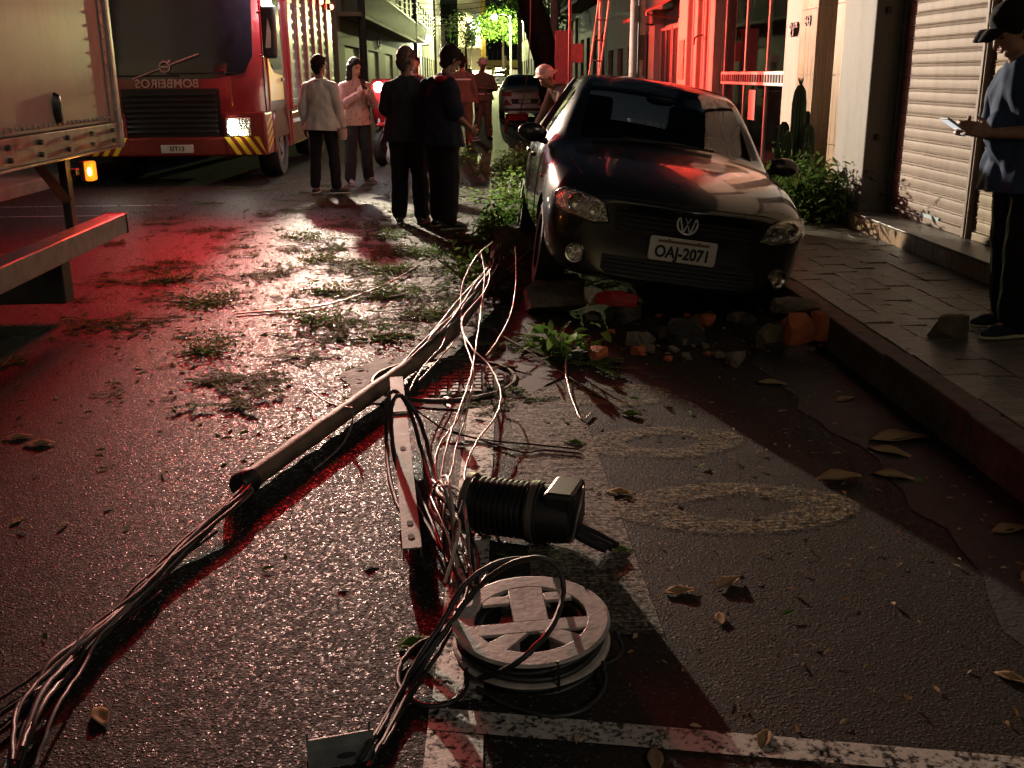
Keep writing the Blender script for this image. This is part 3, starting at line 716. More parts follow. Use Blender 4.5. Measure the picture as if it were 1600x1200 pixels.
    # number plate
    p = on(bvh, 0, .425); pg = link(bpy.data.objects.new('number_plate', None), t); pg.location = p+Vector((0, -.022, .012)); pg.rotation_euler = (R(90), 0, 0)
    q = MB(); w, h, r = .205, .072, .016
    pl = [(sx*(w-r)+r*math.cos(a), sy*(h-r)+r*math.sin(a)) for sx, sy, a0 in ((1, 1, 0), (-1, 1, 90), (-1, -1, 180), (1, -1, 270)) for a in (R(a0), R(a0+45), R(a0+90))]
    q.prism(pl, -.006, .0); q.build('plate', MT['plate_white'], pg, None, .003)
    q = MB(); q.prism([(x*.975, y*.94) for x, y in pl], .0002, .003); q.build('plate_face', MT['plate_white'], pg)
    bx('plate_strip', M('plate_rust', (.16, .09, .06), .6), -.155, .155, .040, .055, .0034, .005, pg, 0)
    for x in (-.09, .09): q = MB(); q.cyl((x, .058, .003), (x, .058, .007), .006, None, 10); q.build('screw', MT['dark_steel'], pg)
    text_mesh('plate_letters', 'OAJ-2071', .096, MT['ink'], pg, (0, -.018, .0045), (0, 0, 0), .0015, .0032, font_x=.86)
    # bonnet shut line and bumper joint
    for pts in ([(x, .70-.16*max(0, abs(x)-.46)) for x in np.linspace(-.62, .62, 17)],):
        pl = [on(bvh, x, z) for x, z in pts]
        b = MB(); b.tube(pl, .0045, 5); b.build('bonnet_joint', MT['cabin'], t, 60)
    dn = lambda x, y: bvh.ray_cast(Vector((x, y, 3)), Vector((0, 0, -1)))[0]
    for s in (-1, 1):
        pl = [dn(s*x, y) for x, y in ((.60, .22), (.635, .4), (.665, .6), (.69, .8), (.705, .98))]; pl = [p for p in pl if p]
        b = MB(); b.tube(pl, .004, 5); b.build('bonnet_joint', MT['cabin'], t, 60)
        # wiper
        pl = [dn(s*.1+x, y) for x, y in ((-.42, 1.07), (-.2, 1.04), (.02, 1.03), (.2, 1.05))]
        b = MB(); b.tube([p+Vector((0, -.01, .014)) for p in pl if p], .009, 6); b.build('wiper', MT['black_plastic'], t, 60)
        # door mirror
        mg = link(bpy.data.objects.new('door_mirror', None), t); mg.location = (s*.905, 1.38, .965)
        b = MB(); b.ball((0, 0, 0), (.105, .06, .066), 0, 16, 10); b.build('housing', MT['car_black'], mg, 60)
        b = MB(); b.tube([(-s*.11, .02, -.05), (-s*.03, .0, -.035)], .022, 8); b.build('stalk', MT['black_plastic'], mg, 60)
        b = MB(); b.add([(-.085, .058, -.045), (.085, .058, -.045), (.085, .058, .045), (-.085, .058, .045)], [(0, 1, 2, 3)]); b.build('mirror_glass', MT['chrome'], mg)
        # door seams and handles on the flank
        sd = lambda y, z: bvh.ray_cast(Vector((s*3, y, z)), Vector((-s, 0, 0)))[0]
        for y in (1.42, 2.42, 3.0):
            pl = [sd(y, z) for z in np.linspace(.26, .88, 10)]; b = MB(); b.tube([p for p in pl if p], .0045, 5); b.build('door_joint', MT['cabin'], t, 60)
        for y in (2.2, 2.85):
            p = sd(y, .78); b = MB(); b.box(p.x-.018, p.x+.018, y, y+.17, .765, .795); b.build('door_handle', MT['black_plastic'], t, None, .008)
        # black window pillar between the doors
        pl = [sd(2.42, z) for z in np.linspace(.93, 1.38, 9)]; b = MB(); b.tube([p for p in pl if p], .028, 8); b.build('pillar', MT['black_plastic'], t, 60)
        # turn signal on the wing
        p = sd(1.08, .70); b = MB(); b.ball(tuple(p), (.012, .035, .014)); b.build('side_repeater', MT['amber_lens'], t, 60)
    # cabin
    b = MB(); b.box(-.74, .74, .98, 3.6, .22, .26); b.build('floor_pan', MT['cabin'], t)
    b = MB(); b.prism([(1.02, .60), (1.02, .90), (1.25, .945), (1.42, .90), (1.45, .62)], -.70, .70, 0, Matrix(((0, 0, 1, 0), (1, 0, 0, 0), (0, 1, 0, 0), (0, 0, 0, 1)))); b.build('dashboard', MT['cabin'], t, None, .02)
    for s in (-1, 1):
        sg = link(bpy.data.objects.new('front_seat', None), t); sg.location = (s*.36, 2.0, .3)
        b = MB(); b.box(-.24, .24, -.3, .25, .0, .22); b.build('cushion', MT['cabin'], sg, None, .05, 3)
        b = MB(); b.box(-.23, .23, -.06, .07, .18, .80, 0, Matrix.Translation((0, .22, 0)) @ Matrix.Rotation(R(-14), 4, 'X')); b.build('backrest', MT['cabin'], sg, None, .05, 3)
        b = MB(); b.box(-.13, .13, .0, .09, .84, 1.03, 0, Matrix.Translation((0, .22, 0)) @ Matrix.Rotation(R(-14), 4, 'X')); b.build('headrest', MT['cabin'], sg, None, .04, 3)
    b = MB(); b.box(-.62, .62, 2.95, 3.1, .4, .98); b.build('rear_seat', MT['cabin'], t, None, .05, 3)
    q = MB(); q.tube([(.36+.185*math.cos(a), 1.55-.06*math.sin(a), .93+.175*math.sin(a)) for a in np.linspace(0, 2*math.pi, 33)], .015, 8, caps=False); q.tube([(.2, 1.55, .92), (.52, 1.55, .92)], .014, 6); q.tube([(.36, 1.55, .92), (.36, 1.56, .77)], .014, 6); q.build('steering_wheel', MT['cabin'], t, 60)
    b = MB(); b.ball((0, 1.66, 1.30), (.11, .02, .035), 0, 14, 8); b.build('rear_view_mirror', MT['black_plastic'], t, 60)
    return t
hatch = hatchback()

def sedan(label, loc, rz, simple=False, name='saloon_car', lights=False):
    """saloon seen from behind; local -Y is its tail"""
    t = thing(name, label, 'car', loc, rz)
    H = lambda w, z4, z5, zr_, zc, rw: [(0, .2), (w*.75, .2), (w*.93, .24), (w*.985, .40), (w, .58), (w*.985, z4), (w*.95, z5), (rw+.07, zr_-.02), (rw, zr_), (rw*.55, zc-.01), (0, zc)]
    S_ = [(0.0, .10, H(.70, .80, .86, .93, .95, .5)), (.10, .10, H(.80, .86, .95, 1.0, 1.02, .56)), (.55, .06, H(.86, .90, .97, 1.03, 1.05, .60)),
          (.85, .05, H(.87, .92, .98, 1.14, 1.16, .60)), (1.35, .03, H(.87, .92, .98, 1.38, 1.42, .54)), (2.2, 0, H(.87, .91, .97, 1.42, 1.47, .54)),
          (2.9, -.05, H(.87, .90, .95, 1.32, 1.36, .55)), (3.4, -.08, H(.86, .86, .92, .99, 1.02, .60)), (4.1, -.12, H(.83, .76, .82, .88, .90, .55)), (4.35, -.15, H(.72, .62, .68, .72, .74, .45))]
    def rules(i, k):
        if i in (2, 3) and k in (8, 9): return 1
        if i in (5, 6) and k in (8, 9): return 1
        if i in (3, 4, 5) and k == 6: return 1
        return 0
    parts, bvh = loft_body('body_shell', S_, t, [('body', MT['car_silver']), ('window', MT['winglass'])], rules, [(s*.84, y, .30, .34) for s in (-1, 1) for y in (.95, 3.5)])
    for y in (.95, 3.5):
        for s in (-1, 1): wheel(t, s*.755, y, .30, .30, .2, s, MT['steel'])
    for s in (-1, 1):
        pl = [(s*.42, .74), (s*.45, .86), (s*.66, .89), (s*.74, .84), (s*.74, .74)][::s]
        patch(bvh, pl, 'tail_lamp', MT['red_lens'], t, .008)
        patch(bvh, [(s*.40, .45), (s*.62, .66), (s*.72, .46)][::s], 'bumper_reflector', MT['red_lens'], t, .006)
    patch(bvh, [(-.42, .50), (-.46, .66), (.46, .66), (.42, .50)], 'plate_recess', MT['black_plastic'], t, .004)
    p = on(bvh, 0, .57); bx('number_plate', MT['plate_white'], -.2, .2, p.y-.02, p.y-.012, .52, .64, t, .003)
    patch(bvh, [(-.7, .27), (-.72, .36), (.72, .36), (.7, .27)], 'bumper_strip', MT['black_plastic'], t, .006)
    if lights:   # headlamps at the far end (+Y) are at 4.3 m
        for s in (-1, 1): q = MB(); q.ball((s*.6, 4.38, .62), (.10, .05, .06)); q.build('headlamp', MT['white_light'], t, 60)
    return t
sedan('silver saloon parked beyond the leaning tree, seen from behind', (1.42, 35.0, 0), R(-1))
# ================================================================== fire engine
MT['fire_red'] = carpaint('fire_engine_red', (.22, .010, .012), .3)
MT['fire_yellow'] = M('reflective_yellow', (.72, .46, .03), .4, var=.1)
MT['chev_red'] = M('chevron_dark_red', (.16, .015, .012), .4, var=.1)
MT['truck_glass'] = M('truck_dark_glass', (.012, .008, .012), .1, coat=.5, var=.2)
MT['roller_alu'] = M('body_locker_panel', (.30, .26, .26), .35, .6, var=.15, vs=3)
MT['white_trim'] = M('white_trim', (.6, .58, .56), .5)
ft = thing('fire_engine', 'red fire engine with lit headlights and mirrored lettering facing down the street', 'fire engine', (-4.20, 14.62, 0), (0, 0, R(1.0)))
# cab: loft profile side-on (y back, z up), extruded across with a bowed front
prof = [(.02, .62), (.0, 1.25), (.02, 1.60), (.16, 2.62), (.34, 2.86), (2.05, 2.90), (2.05, .62)]
cab = MB(); xs = [-1.225, -1.12, -.7, 0, .7, 1.12, 1.225]; n = len(prof); vs = []
for x in xs:
    bow = .16*(abs(x)/1.225)**4
    for (y, z) in prof: vs.append((x*(1 if z < 2.2 else .975), y+(bow if y < .5 else 0), z))
fs = [(i*n+k, i*n+(k+1) % n, (i+1)*n+(k+1) % n, (i+1)*n+k) for i in range(len(xs)-1) for k in range(n)]
fs += [tuple(range(n)), tuple((len(xs)-1)*n+k for k in range(n-1, -1, -1))]
cab.add(vs, fs); cabo = cab.build('cab', MT['fire_red'], ft, 35, .025, 3)
fb = BVHTree.FromPolygons([Vector(v) for v in vs], fs)
patch(fb, [(-1.03, 1.72), (-.97, 1.50), (-.6, 1.43), (.6, 1.43), (.97, 1.50), (1.08, 1.72), (1.10, 2.60), (-1.10, 2.60)], 'windscreen', MT['truck_glass'], ft, .012)
b = MB(); b.tube([on(fb, x, 1.47)+Vector((0, -.03, 0)) for x in (-.8, -.4, .1)], .012, 6); b.build('wiper', MT['black_plastic'], ft, 60)
b = MB(); b.tube([on(fb, x, 1.50)+Vector((0, -.03, 0)) for x in (-.05, .4, .85)], .012, 6); b.build('wiper', MT['black_plastic'], ft, 60)
gp = patch(fb, [(-.70, 1.30), (-.70, .66), (.62, .66), (.62, 1.30)], 'grille_panel', MT['black_plastic'], ft, .012)
for k in range(8):
    z = .72+k*.07; b = MB(); b.box(-.66, .58, -.05, -.02, z, z+.035); b.build('grille_bar', MT['black_plastic'], gp, None, .006)
# mark: ring with an arrow on a diagonal bar
MT['mark'] = M('pale_red_mark', (.62, .42, .38), .4, .3)
mk = link(bpy.data.objects.new('maker_mark', None), ft); mk.location = (-.075, -.035, 1.585); mk.rotation_euler = (R(90), 0, 0)
q = MB(); q.tube([(.068*math.cos(a), .068*math.sin(a), 0) for a in np.linspace(0, 2*math.pi, 33)], .009, 6, caps=False); q.box(-.05, .05, -.012, .012, -.004, .004)
q.tube([(.052, .052, 0), (.085, .085, 0)], .009, 6); q.tube([(.055, .085, 0), (.085, .085, 0), (.085, .055, 0)], .007, 6); q.build('ring', MT['mark'], mk, 60)
q = MB(); q.tube([(-.45, -.16, -.01), (-.08, -.03, 0)], .008, 6); q.tube([(.08, .03, 0), (.47, .165, -.01)], .008, 6); q.build('diagonal_bar', MT['mark'], mk, 60)
text_mesh('mirror_lettering', 'BOMBEIROS', .155, MT['mark'], ft, (-.06, -.03, 1.365), (R(90), 0, 0), .003, .0025, mirror=True, font_x=1.03)
# bumper with chevrons
bp = bx('bumper', MT['chev_red'], -1.22, 1.22, -.06, .5, .40, .66, ft, .03)
for s in (-1, 1):
    cor = bx('corner_panel', MT['chev_red'], *sorted((s*.66, s*1.235)), -.075, .45, .405, .98, bp, .03)
    for k in range(5):
        x = s*(.68+k*.135); y = MB()
        lo_, hi_ = .42, .66
        y.add([(x, -.079, lo_), (x+s*.07, -.079, lo_), (x-s*.09, -.079, hi_), (x-s*.16, -.079, hi_)], [(0, 1, 2, 3)[::s]]); 
        y.v = [Vector((min(1.225, max(-1.225, v.x)), v.y, v.z)) for v in y.v]
        if k: y.build('chevron_stripe', MT['fire_yellow'], bp)
        z0 = .44+k*.11; y = MB(); y.add([(s*1.239, .0, z0), (s*1.239, .0, z0+.055), (s*1.239, .42, z0+.20), (s*1.239, .42, z0+.145)], [(0, 1, 2, 3)[::-s]])
        if k < 4: y.build('chevron_stripe', MT['fire_yellow'], bp)
    hd = link(bpy.data.objects.new('headlight', None), ft); hd.location = (s*.86, -.09, .79)
    q = MB(); q.box(-.17, .17, 0, .06, -.13, .13); q.build('housing', MT['reflector'], hd, None, .02)
    q = MB(); q.ball((-.08*s, -.012, -.0), (.06, .03, .11), 0, 14, 8); q.build('lamp', glow('headlight_white', (1, 1, .86), 40 if s > 0 else 22), hd, 60)
    q = MB(); q.ball((.06*s, -.004, -.085), (.06, .03, .03), 0, 14, 8); q.build('dipped_lamp', glow('dipped_yellow', (1, .92, .45), 14), hd, 60)
    lamp('headlight_beam', 'SPOT', (-4.2+s*.84, 14.42, .78), 10, (1, .98, .88), .07, None, (-4.2+s*.9, 8, .1), 70, .8)
    mi = link(bpy.data.objects.new('wing_mirror', None), ft); mi.location = (s*1.36, -.03, 2.02)
    q = MB(); q.box(-.10, .10, -.05, .09, -.34, .36); q.build('housing', MT['black_plastic'], mi, None, .06, 4)
    q = MB(); q.box(-.07, .07, -.062, -.04, .32, .44); q.build('cap_light', glow('mirror_cap', (1, 1, .97), 5 if s > 0 else .2), mi, None, .02)
    q = MB(); q.tube([(-s*.16, .1, .25), (0, .04, .3)], .02, 8); q.tube([(-s*.16, .1, -.30), (0, .04, -.28)], .02, 8); q.build('arm', MT['chrome'], mi, 60)
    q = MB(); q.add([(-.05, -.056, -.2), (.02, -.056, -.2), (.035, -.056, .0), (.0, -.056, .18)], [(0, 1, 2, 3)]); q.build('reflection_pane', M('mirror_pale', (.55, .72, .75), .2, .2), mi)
    # door: window, yellow flank, handle
    d = bx('door', MT['fire_red'], *sorted((s*1.2255, s*1.236)), .38, 1.55, .98, 2.70, ft, .006)
    q = MB(); q.prism([(.45, 1.66), (.62, 2.55), (1.48, 2.58), (1.48, 1.55), (.8, 1.55)], 0, .012, 0, Matrix(((0, 0, s, s*1.237), (1, 0, 0, 0), (0, 1, 0, 0), (0, 0, 0, 1)))); q.build('door_window', MT['truck_glass'], d)
    q = MB(); q.prism([(.40, 1.12), (.40, 1.62), (.56, 2.4), (.66, 2.4), (.52, 1.6), (.8, 1.5), (1.5, 1.46), (1.5, 1.12)], 0, .008, 0, Matrix(((0, 0, s, s*1.238), (1, 0, 0, 0), (0, 1, 0, 0), (0, 0, 0, 1)))); q.build('yellow_flash', MT['fire_yellow'], d)
    bx('door_handle', MT['black_plastic'], *sorted((s*1.25, s*1.275)), 1.32, 1.5, 1.38, 1.43, d)
    # front wheel, mudguard
    wheel(ft, s*1.06, 1.32, .50, .50, .30, s, MT['steel'])
    q = MB(); vv = [(s*x, 1.32+r_*math.cos(a), .50+r_*math.sin(a)) for r_, x in ((.60, .9), (.60, 1.232), (.72, 1.232), (.72, .9)) for a in np.linspace(R(-8), R(188), 21)]
    q.add(vv, [(j*21+i, j*21+i+1, ((j+1) % 4)*21+i+1, ((j+1) % 4)*21+i) for j in range(4) for i in range(20)]); q.build('mudguard', MT['fire_red'], ft, 50)
    bx('cab_step', MT['dark_steel'], *sorted((s*.95, s*1.2)), 1.85, 2.3, .40, .48, ft)
    wheel(ft, s*1.0, 5.6, .50, .50, .46, s, MT['steel'])
q = MB(); q.box(-.22, .22, -.072, -.062, .45, .56); q.build('number_plate', MT['plate_white'], ft, None, .003)
text_mesh('plate_letters', 'EIT13', .085, MT['ink'], ft, (0, -.0735, .505), (R(90), 0, 0), .001, .002)
# bodywork behind the cab: frame, lockers with vertical ribs
bd = bx('body_frame', MT['fire_red'], -1.225, 1.225, 2.16, 8.1, .92, 2.98, ft, .02)
bx('chassis', MT['dark_steel'], -.5, .5, .3, 8.0, .5, .9, ft)
bx('cab_gap', MT['black_plastic'], -1.0, 1.0, 2.06, 2.155, .7, 2.7, ft)
for k in range(6):
    y0 = 2.28+k*.97
    for s in (1, -1):
        g = bx('locker_shutter', MT['roller_alu'], *sorted((s*1.226, s*1.238)), y0, y0+.86, 1.0, 2.72, ft, .004)
        for q_ in range(11): bx('shutter_rib', MT['roller_alu'], *sorted((s*1.2385, s*1.246)), y0+.01, y0+.85, 1.05+q_*.15, 1.11+q_*.15, g, .004)
        bx('corner_post', MT['fire_red'], *sorted((s*1.2265, s*1.27)), y0-.10, y0-.012, .95, 2.9, ft, .008)
bx('side_skirt', MT['fire_red'], 1.0, 1.226, 2.3, 4.85, .40, .915, ft, .02)
bx('side_skirt', MT['fire_red'], 1.0, 1.226, 6.35, 8.05, .45, .915, ft, .02)
bx('white_stripe', MT['white_trim'], 1.2275, 1.233, 2.3, 4.85, .74, .80, ft, 0)
bx('roof_rail', MT['steel'], 1.12, 1.18, 2.3, 8.0, 3.06, 3.1, ft)
for k in range(5): bx('rail_post', MT['steel'], 1.13, 1.17, 2.5+k*1.3, 2.55+k*1.3, 2.981, 3.059, ft)
# red flashing lamps along the top edge and the cab light bar
for k, y in enumerate((4.8, 7.2, 9.9)):
    yy = min(y, 8.0); rl = link(bpy.data.objects.new('warning_lamp', None), ft); rl.location = (1.25, (4.6, 6.2, 7.8)[k], 2.80)
    q = MB(); q.box(-.03, .02, -.09, .09, -.06, .06); q.build('housing', MT['dark_steel'], rl, None, .01)
    q = MB(); q.ball((.04, 0, 0), (.04, .08, .05), 0, 14, 8); q.build('lens', glow('red_flash', (1, .10, .05), 30), rl, 60)
lb = link(bpy.data.objects.new('light_bar', None), ft); lb.location = (0, .62, 2.98)
q = MB(); q.box(-.95, .95, -.15, .15, 0, .05); q.build('bar', MT['dark_steel'], lb, None, .02)
for k in range(5):
    q = MB(); q.box(-.90+k*.37, -.57+k*.37, -.13, .13, .052, .17); q.build('beacon', glow('beacon_red', (1, .03, .04), 10 if k != 2 else .5), lb, None, .04, 3)
sc = link(bpy.data.objects.new('scene_light', None), ft); sc.location = (1.36, 2.35, 2.80)
q = MB(); q.box(-.16, .16, -.05, .07, -.10, .12); q.build('housing', MT['dark_steel'], sc, None, .02)
q = MB(); q.box(-.13, .13, -.058, -.05, -.07, .09); q.build('lens', glow('flood_white', (1, 1, 1), 60), sc)
q = MB(); q.tube([(-.12, .05, -.04), (-.1, .04, 0)], .025, 8); q.build('arm', MT['dark_steel'], sc, 60)
FT = Vector((-4.20, 14.62, 0))
lamp('scene_light_beam', 'SPOT', FT+Vector((1.33, 2.24, 2.81)), WHITE_W*1.75, (1, .84, .64), .07, None, (4.3, 4.8, .2), 58, .6)
lamp('cab_side_glow', 'POINT', FT+Vector((1.62, .1, 2.62)), 110, (.9, .93, 1), .06)
lamp('beacon_light', 'POINT', FT+Vector((-.5, .35, 3.25)), RED1_W*.15, (1, .03, .035), .4)
lamp('beacon_light', 'POINT', FT+Vector((1.1, .30, 3.25)), RED1_W*.22, (1, .03, .035), .8)
lamp('beacon_beam', 'SPOT', FT+Vector((1.1, .25, 3.22)), RED1_W*4.4, (1, .02, .02), .75, None, (-3.0, 6.4, 0), 46, .95)
for y, k_ in ((4.6, 1.45), (6.2, 1.2), (7.8, .3)): lamp('warning_light', 'SPOT', FT+Vector((1.40, y, 2.80)), RED2_W*k_, (1, .06, .035), .07, None, FT+Vector((8.4, y-4.2, 4.0)), 64, .8)

# ================================================================== white box lorry at the left edge
MT['box_panel'] = dirty('box_panel', (.50, .38, .33), .38, .3, .08)
MT['alu'] = M('alu_rail', (.50, .46, .42), .32, .75, var=.25, vs=12, bump=.08)
bt = thing('box_lorry', 'pale box lorry cut off by the frame, with a grey side guard', 'lorry', (-2.40, 5.2, 0), (0, 0, R(1.8)))
# local: x = 0 flank, -x into the lorry, y along
bx('box_body', MT['box_panel'], -2.3, -.004, -4.2, 1.98, 1.17, 3.4, bt, .01)
bx('lower_rail', MT['alu'], -.06, .014, -4.2, 1.98, 1.02, 1.168, bt, .006)
bx('rail_lip', MT['alu'], -.06, .022, -4.2, 1.98, 1.005, 1.018, bt, .003)
cp = bx('corner_post', MT['alu'], -.05, .022, 1.982, 2.06, 1.00, 3.4, bt, .02)
bx('corner_bead', MT['alu'], -.003, .012, 1.86, 1.90, 1.17, 3.4, bt, .004)
rv = MB(); rv.ball((0, 0, 0), (.008, .011, .011), 0, 8, 5); ro = rv.build('rivet', MT['alu'], bt, 60); rme = ro.data; ro.location = (0, 1.83, 1.205)
for k in range(1, 44): o = share('rivet', rme, bt); o.location = (0, 1.83-k*.075, 1.205)
for k in range(24): o = share('rivet', rme, bt); o.location = (.012, 1.88, 1.3+k*.08)
for k in range(5):
    for z in (1.06, 1.125):
        q = MB(); q.cyl((.0, 0, 0), (.024, 0, 0), .014, None, 8); o = q.build('bolt', MT['dark_steel'], bt); o.location = (.012, 1.82-k*.42, z)
q = MB(); q.lathe([(0, .03), (.05, .028), (.062, .0)], 20, 0, Matrix.Translation((0, .92, 1.29)) @ Matrix.Diagonal((1, .75, 1.5, 1)) @ Matrix.Rotation(R(90), 4, 'Y')); q.build('side_lamp', MT['black_plastic'], bt, 60)
bx('lamp_bracket', MT['dark_steel'], .026, .034, .90, .93, 1.24, 1.33, bt)
# guard: Y-shaped strut and a deep rail
bx('strut', MT['dark_steel'], -.16, -.11, 1.26, 1.34, .52, 1.004, bt, .004)
q = MB(); q.tube([(-.135, .86, 1.0), (-.135, 1.26, .74)], .036, 4); q.build('strut', MT['dark_steel'], bt)
bx('strut', MT['dark_steel'], -.16, -.11, -1.34, -1.26, .52, 1.004, bt, .004)
bx('side_guard', MT['alu'], -.11, .03, -2.6, 1.86, .445, .575, bt, .008)
bx('guard_cap', MT['black_plastic'], -.112, .033, 1.861, 1.885, .442, .578, bt, .004)
bx('chassis_beam', MT['dark_steel'], -1.5, -1.3, -4, 1.7, .78, 1.0, bt)
bx('underrun_block', MT['dark_steel'], -1.0, -.19, 1.18, 1.34, .10, .40, bt, .01)
wheel(bt, -.35, -.62, .42, .42, .28, 1, MT['steel'])
al = link(bpy.data.objects.new('marker_lamp', None), bt); al.location = (-.03, 1.44, .895)
bx('lamp_case', MT['black_plastic'], -.05, -.02, -.045, .045, -.06, .06, al)
q = MB(); q.box(-.02, .03, -.045, .045, -.06, .06); q.build('amber_lens', M('amber_lit', (.8, .25, .02), .3, emit=(1, .20, .01), es=1.6), al, None, .012, 3)
q = MB(); q.ball((.012, -.045, 0), (.014, .006, .028)); q.build('bulb', glow('amber_bulb', (1, .62, .12), 9), al)
bx('stay', MT['dark_steel'], -.14, -.05, -.10, -.02, -.02, .02, al)
lamp('amber_light', 'POINT', (-2.40+.03, 5.2+1.36, .90), 1.2, (1, .35, .04), .03)

# ================================================================== red motorcycle beyond the people
mc = thing('red_motorcycle', 'red fairing motorcycle with its headlight on behind the woman', 'motorcycle', (-1.50, 18.2, 0), (0, 0, R(-16)))
for y in (-.62, .72): wheel(mc, .0, y, .31, .31, .12, 1, MT['dark_steel'])
q = MB()
for x in (-.09, .09): q.tube([(x, -.62, .31), (x, -.42, .98)], .025, 8)
q.build('fork', MT['steel'], mc, 60)
q = MB(); q.ball((0, -.55, .66), (.09, .30, .05)); q.build('front_fender', MT['fire_red'], mc, 60)
q = MB(); q.prism([(-.62, 1.0), (-.66, 1.28), (-.5, 1.42), (-.32, 1.2), (-.2, .75), (-.3, .5), (-.45, .62)], -.20, .20, 0, Matrix(((0, 0, 1, 0), (1, 0, 0, 0), (0, 1, 0, 0), (0, 0, 0, 1)))); q.build('fairing', MT['fire_red'], mc, 40, .06, 3)
q = MB(); q.ball((0, .0, .92), (.17, .32, .15)); q.build('tank', MT['fire_red'], mc, 60)
q = MB(); q.box(-.13, .13, .22, .85, .82, .92); q.build('seat', MT['black_plastic'], mc, None, .04)
q = MB(); q.box(-.16, .16, -.2, .3, .35, .75); q.build('engine', MT['dark_steel'], mc, None, .05)
q = MB(); q.tube([(-.40, -.30, 1.12), (-.2, -.42, 1.08), (.2, -.42, 1.08), (.40, -.30, 1.12)], .016, 8); q.build('handlebar', MT['dark_steel'], mc, 60)
q = MB(); q.box(-.22, .22, .75, 1.1, .75, 1.1); q.build('top_box', MT['fire_red'], mc, None, .04)
q = MB(); q.tube([(.1, .2, .3), (.2, .7, .42), (.22, 1.0, .5)], .05, 10); q.build('exhaust', MT['chrome'], mc, 60)
q = MB(); q.ball((.0, -.69, 1.27), (.085, .03, .08), 0, 14, 8); q.build('headlight', glow('moto_white', (.95, 1, 1), 60), mc, 60)
q = MB(); q.tube([(0, .1, .35), (-.25, .15, .02)], .014, 6); q.build('stand', MT['dark_steel'], mc, 60)
lamp('motorcycle_beam', 'POINT', (-1.70, 17.40, 1.28), 22, (.95, 1, 1), .06)
# ================================================================== people
_ico = bmesh.new(); bmesh.ops.create_icosphere(_ico, subdivisions=2, radius=1.0); _ICO = [v.co.copy() for v in _ico.verts]; _ico.free()
class Blob:
    """union of tapered capsules, fused into one skin by a voxel remesh"""
    def __init__(s): s.bm = bmesh.new()
    def cap(s, a, b, ra, rb=None, sa=(1, 1, 1), sb=None):
        a, b = Vector(a), Vector(b); rb = ra if rb is None else rb; sb = sb or sa
        t = bmesh.new()
        for c in _ICO: t.verts.new(a+Vector((c.x*ra*sa[0], c.y*ra*sa[1], c.z*ra*sa[2])))
        if (b-a).length > 1e-4 or ra != rb:
            for c in _ICO: t.verts.new(b+Vector((c.x*rb*sb[0], c.y*rb*sb[1], c.z*rb*sb[2])))
        r = bmesh.ops.convex_hull(t, input=t.verts)
        bmesh.ops.delete(t, geom=[g for g in r['geom_interior'] if isinstance(g, bmesh.types.BMVert)], context='VERTS')
        m = bpy.data.meshes.new('t'); t.to_mesh(m); t.free(); s.bm.from_mesh(m); bpy.data.meshes.remove(m); return s
    def path(s, pts, rs, sc=(1, 1, 1)):
        for i in range(len(pts)-1): s.cap(pts[i], pts[i+1], rs[i], rs[i+1], sc)
        return s
    def build(s, name, mat, parent, vox=.012, sm=4, fold=0.0, seed=0.0, fs=1.0, cut=None):
        bmesh.ops.recalc_face_normals(s.bm, faces=s.bm.faces)
        me = bpy.data.meshes.new(name); s.bm.to_mesh(me); s.bm.free()
        o = bpy.data.objects.new(name, me)
        r = o.modifiers.new('r', 'REMESH'); r.mode = 'VOXEL'; r.voxel_size = vox; r.use_smooth_shade = True
        k = o.modifiers.new('s', 'SMOOTH'); k.factor = .5; k.iterations = sm
        baked(o); me = o.data
        if fold:
            n = len(me.vertices); co = np.empty(n*3); no = np.empty(n*3)
            me.vertices.foreach_get('co', co); me.vertices.foreach_get('normal', no); co = co.reshape(-1, 3); no = no.reshape(-1, 3)
            q = co*fs; w = np.sin(q[:, 0]*13+seed)+np.sin(q[:, 1]*11+seed*2)
            h = np.sin(q[:, 2]*38+2.2*w+np.sin(q[:, 0]*30))*.5+np.sin(q[:, 2]*19+q[:, 0]*24+1.7*w+seed)*.6+np.sin((q[:, 0]+q[:, 1])*52+w)*.25
            me.vertices.foreach_set('co', (co+no*(fold*h)[:, None]).ravel()); me.update()
        if cut is not None:
            bm = bmesh.new(); bm.from_mesh(me)
            for x in bm.verts: x.select = False
            bmesh.ops.bisect_plane(bm, geom=bm.verts[:]+bm.edges[:]+bm.faces[:], plane_co=(0, 0, cut), plane_no=(.03, .06, -1), clear_outer=True); bm.to_mesh(me); bm.free()
        me.polygons.foreach_set('use_smooth', [True]*len(me.polygons)); me.materials.clear(); me.materials.append(mat)
        return link(o, parent)
def lerp(a, b, t): return Vector(a)*(1-t)+Vector(b)*t
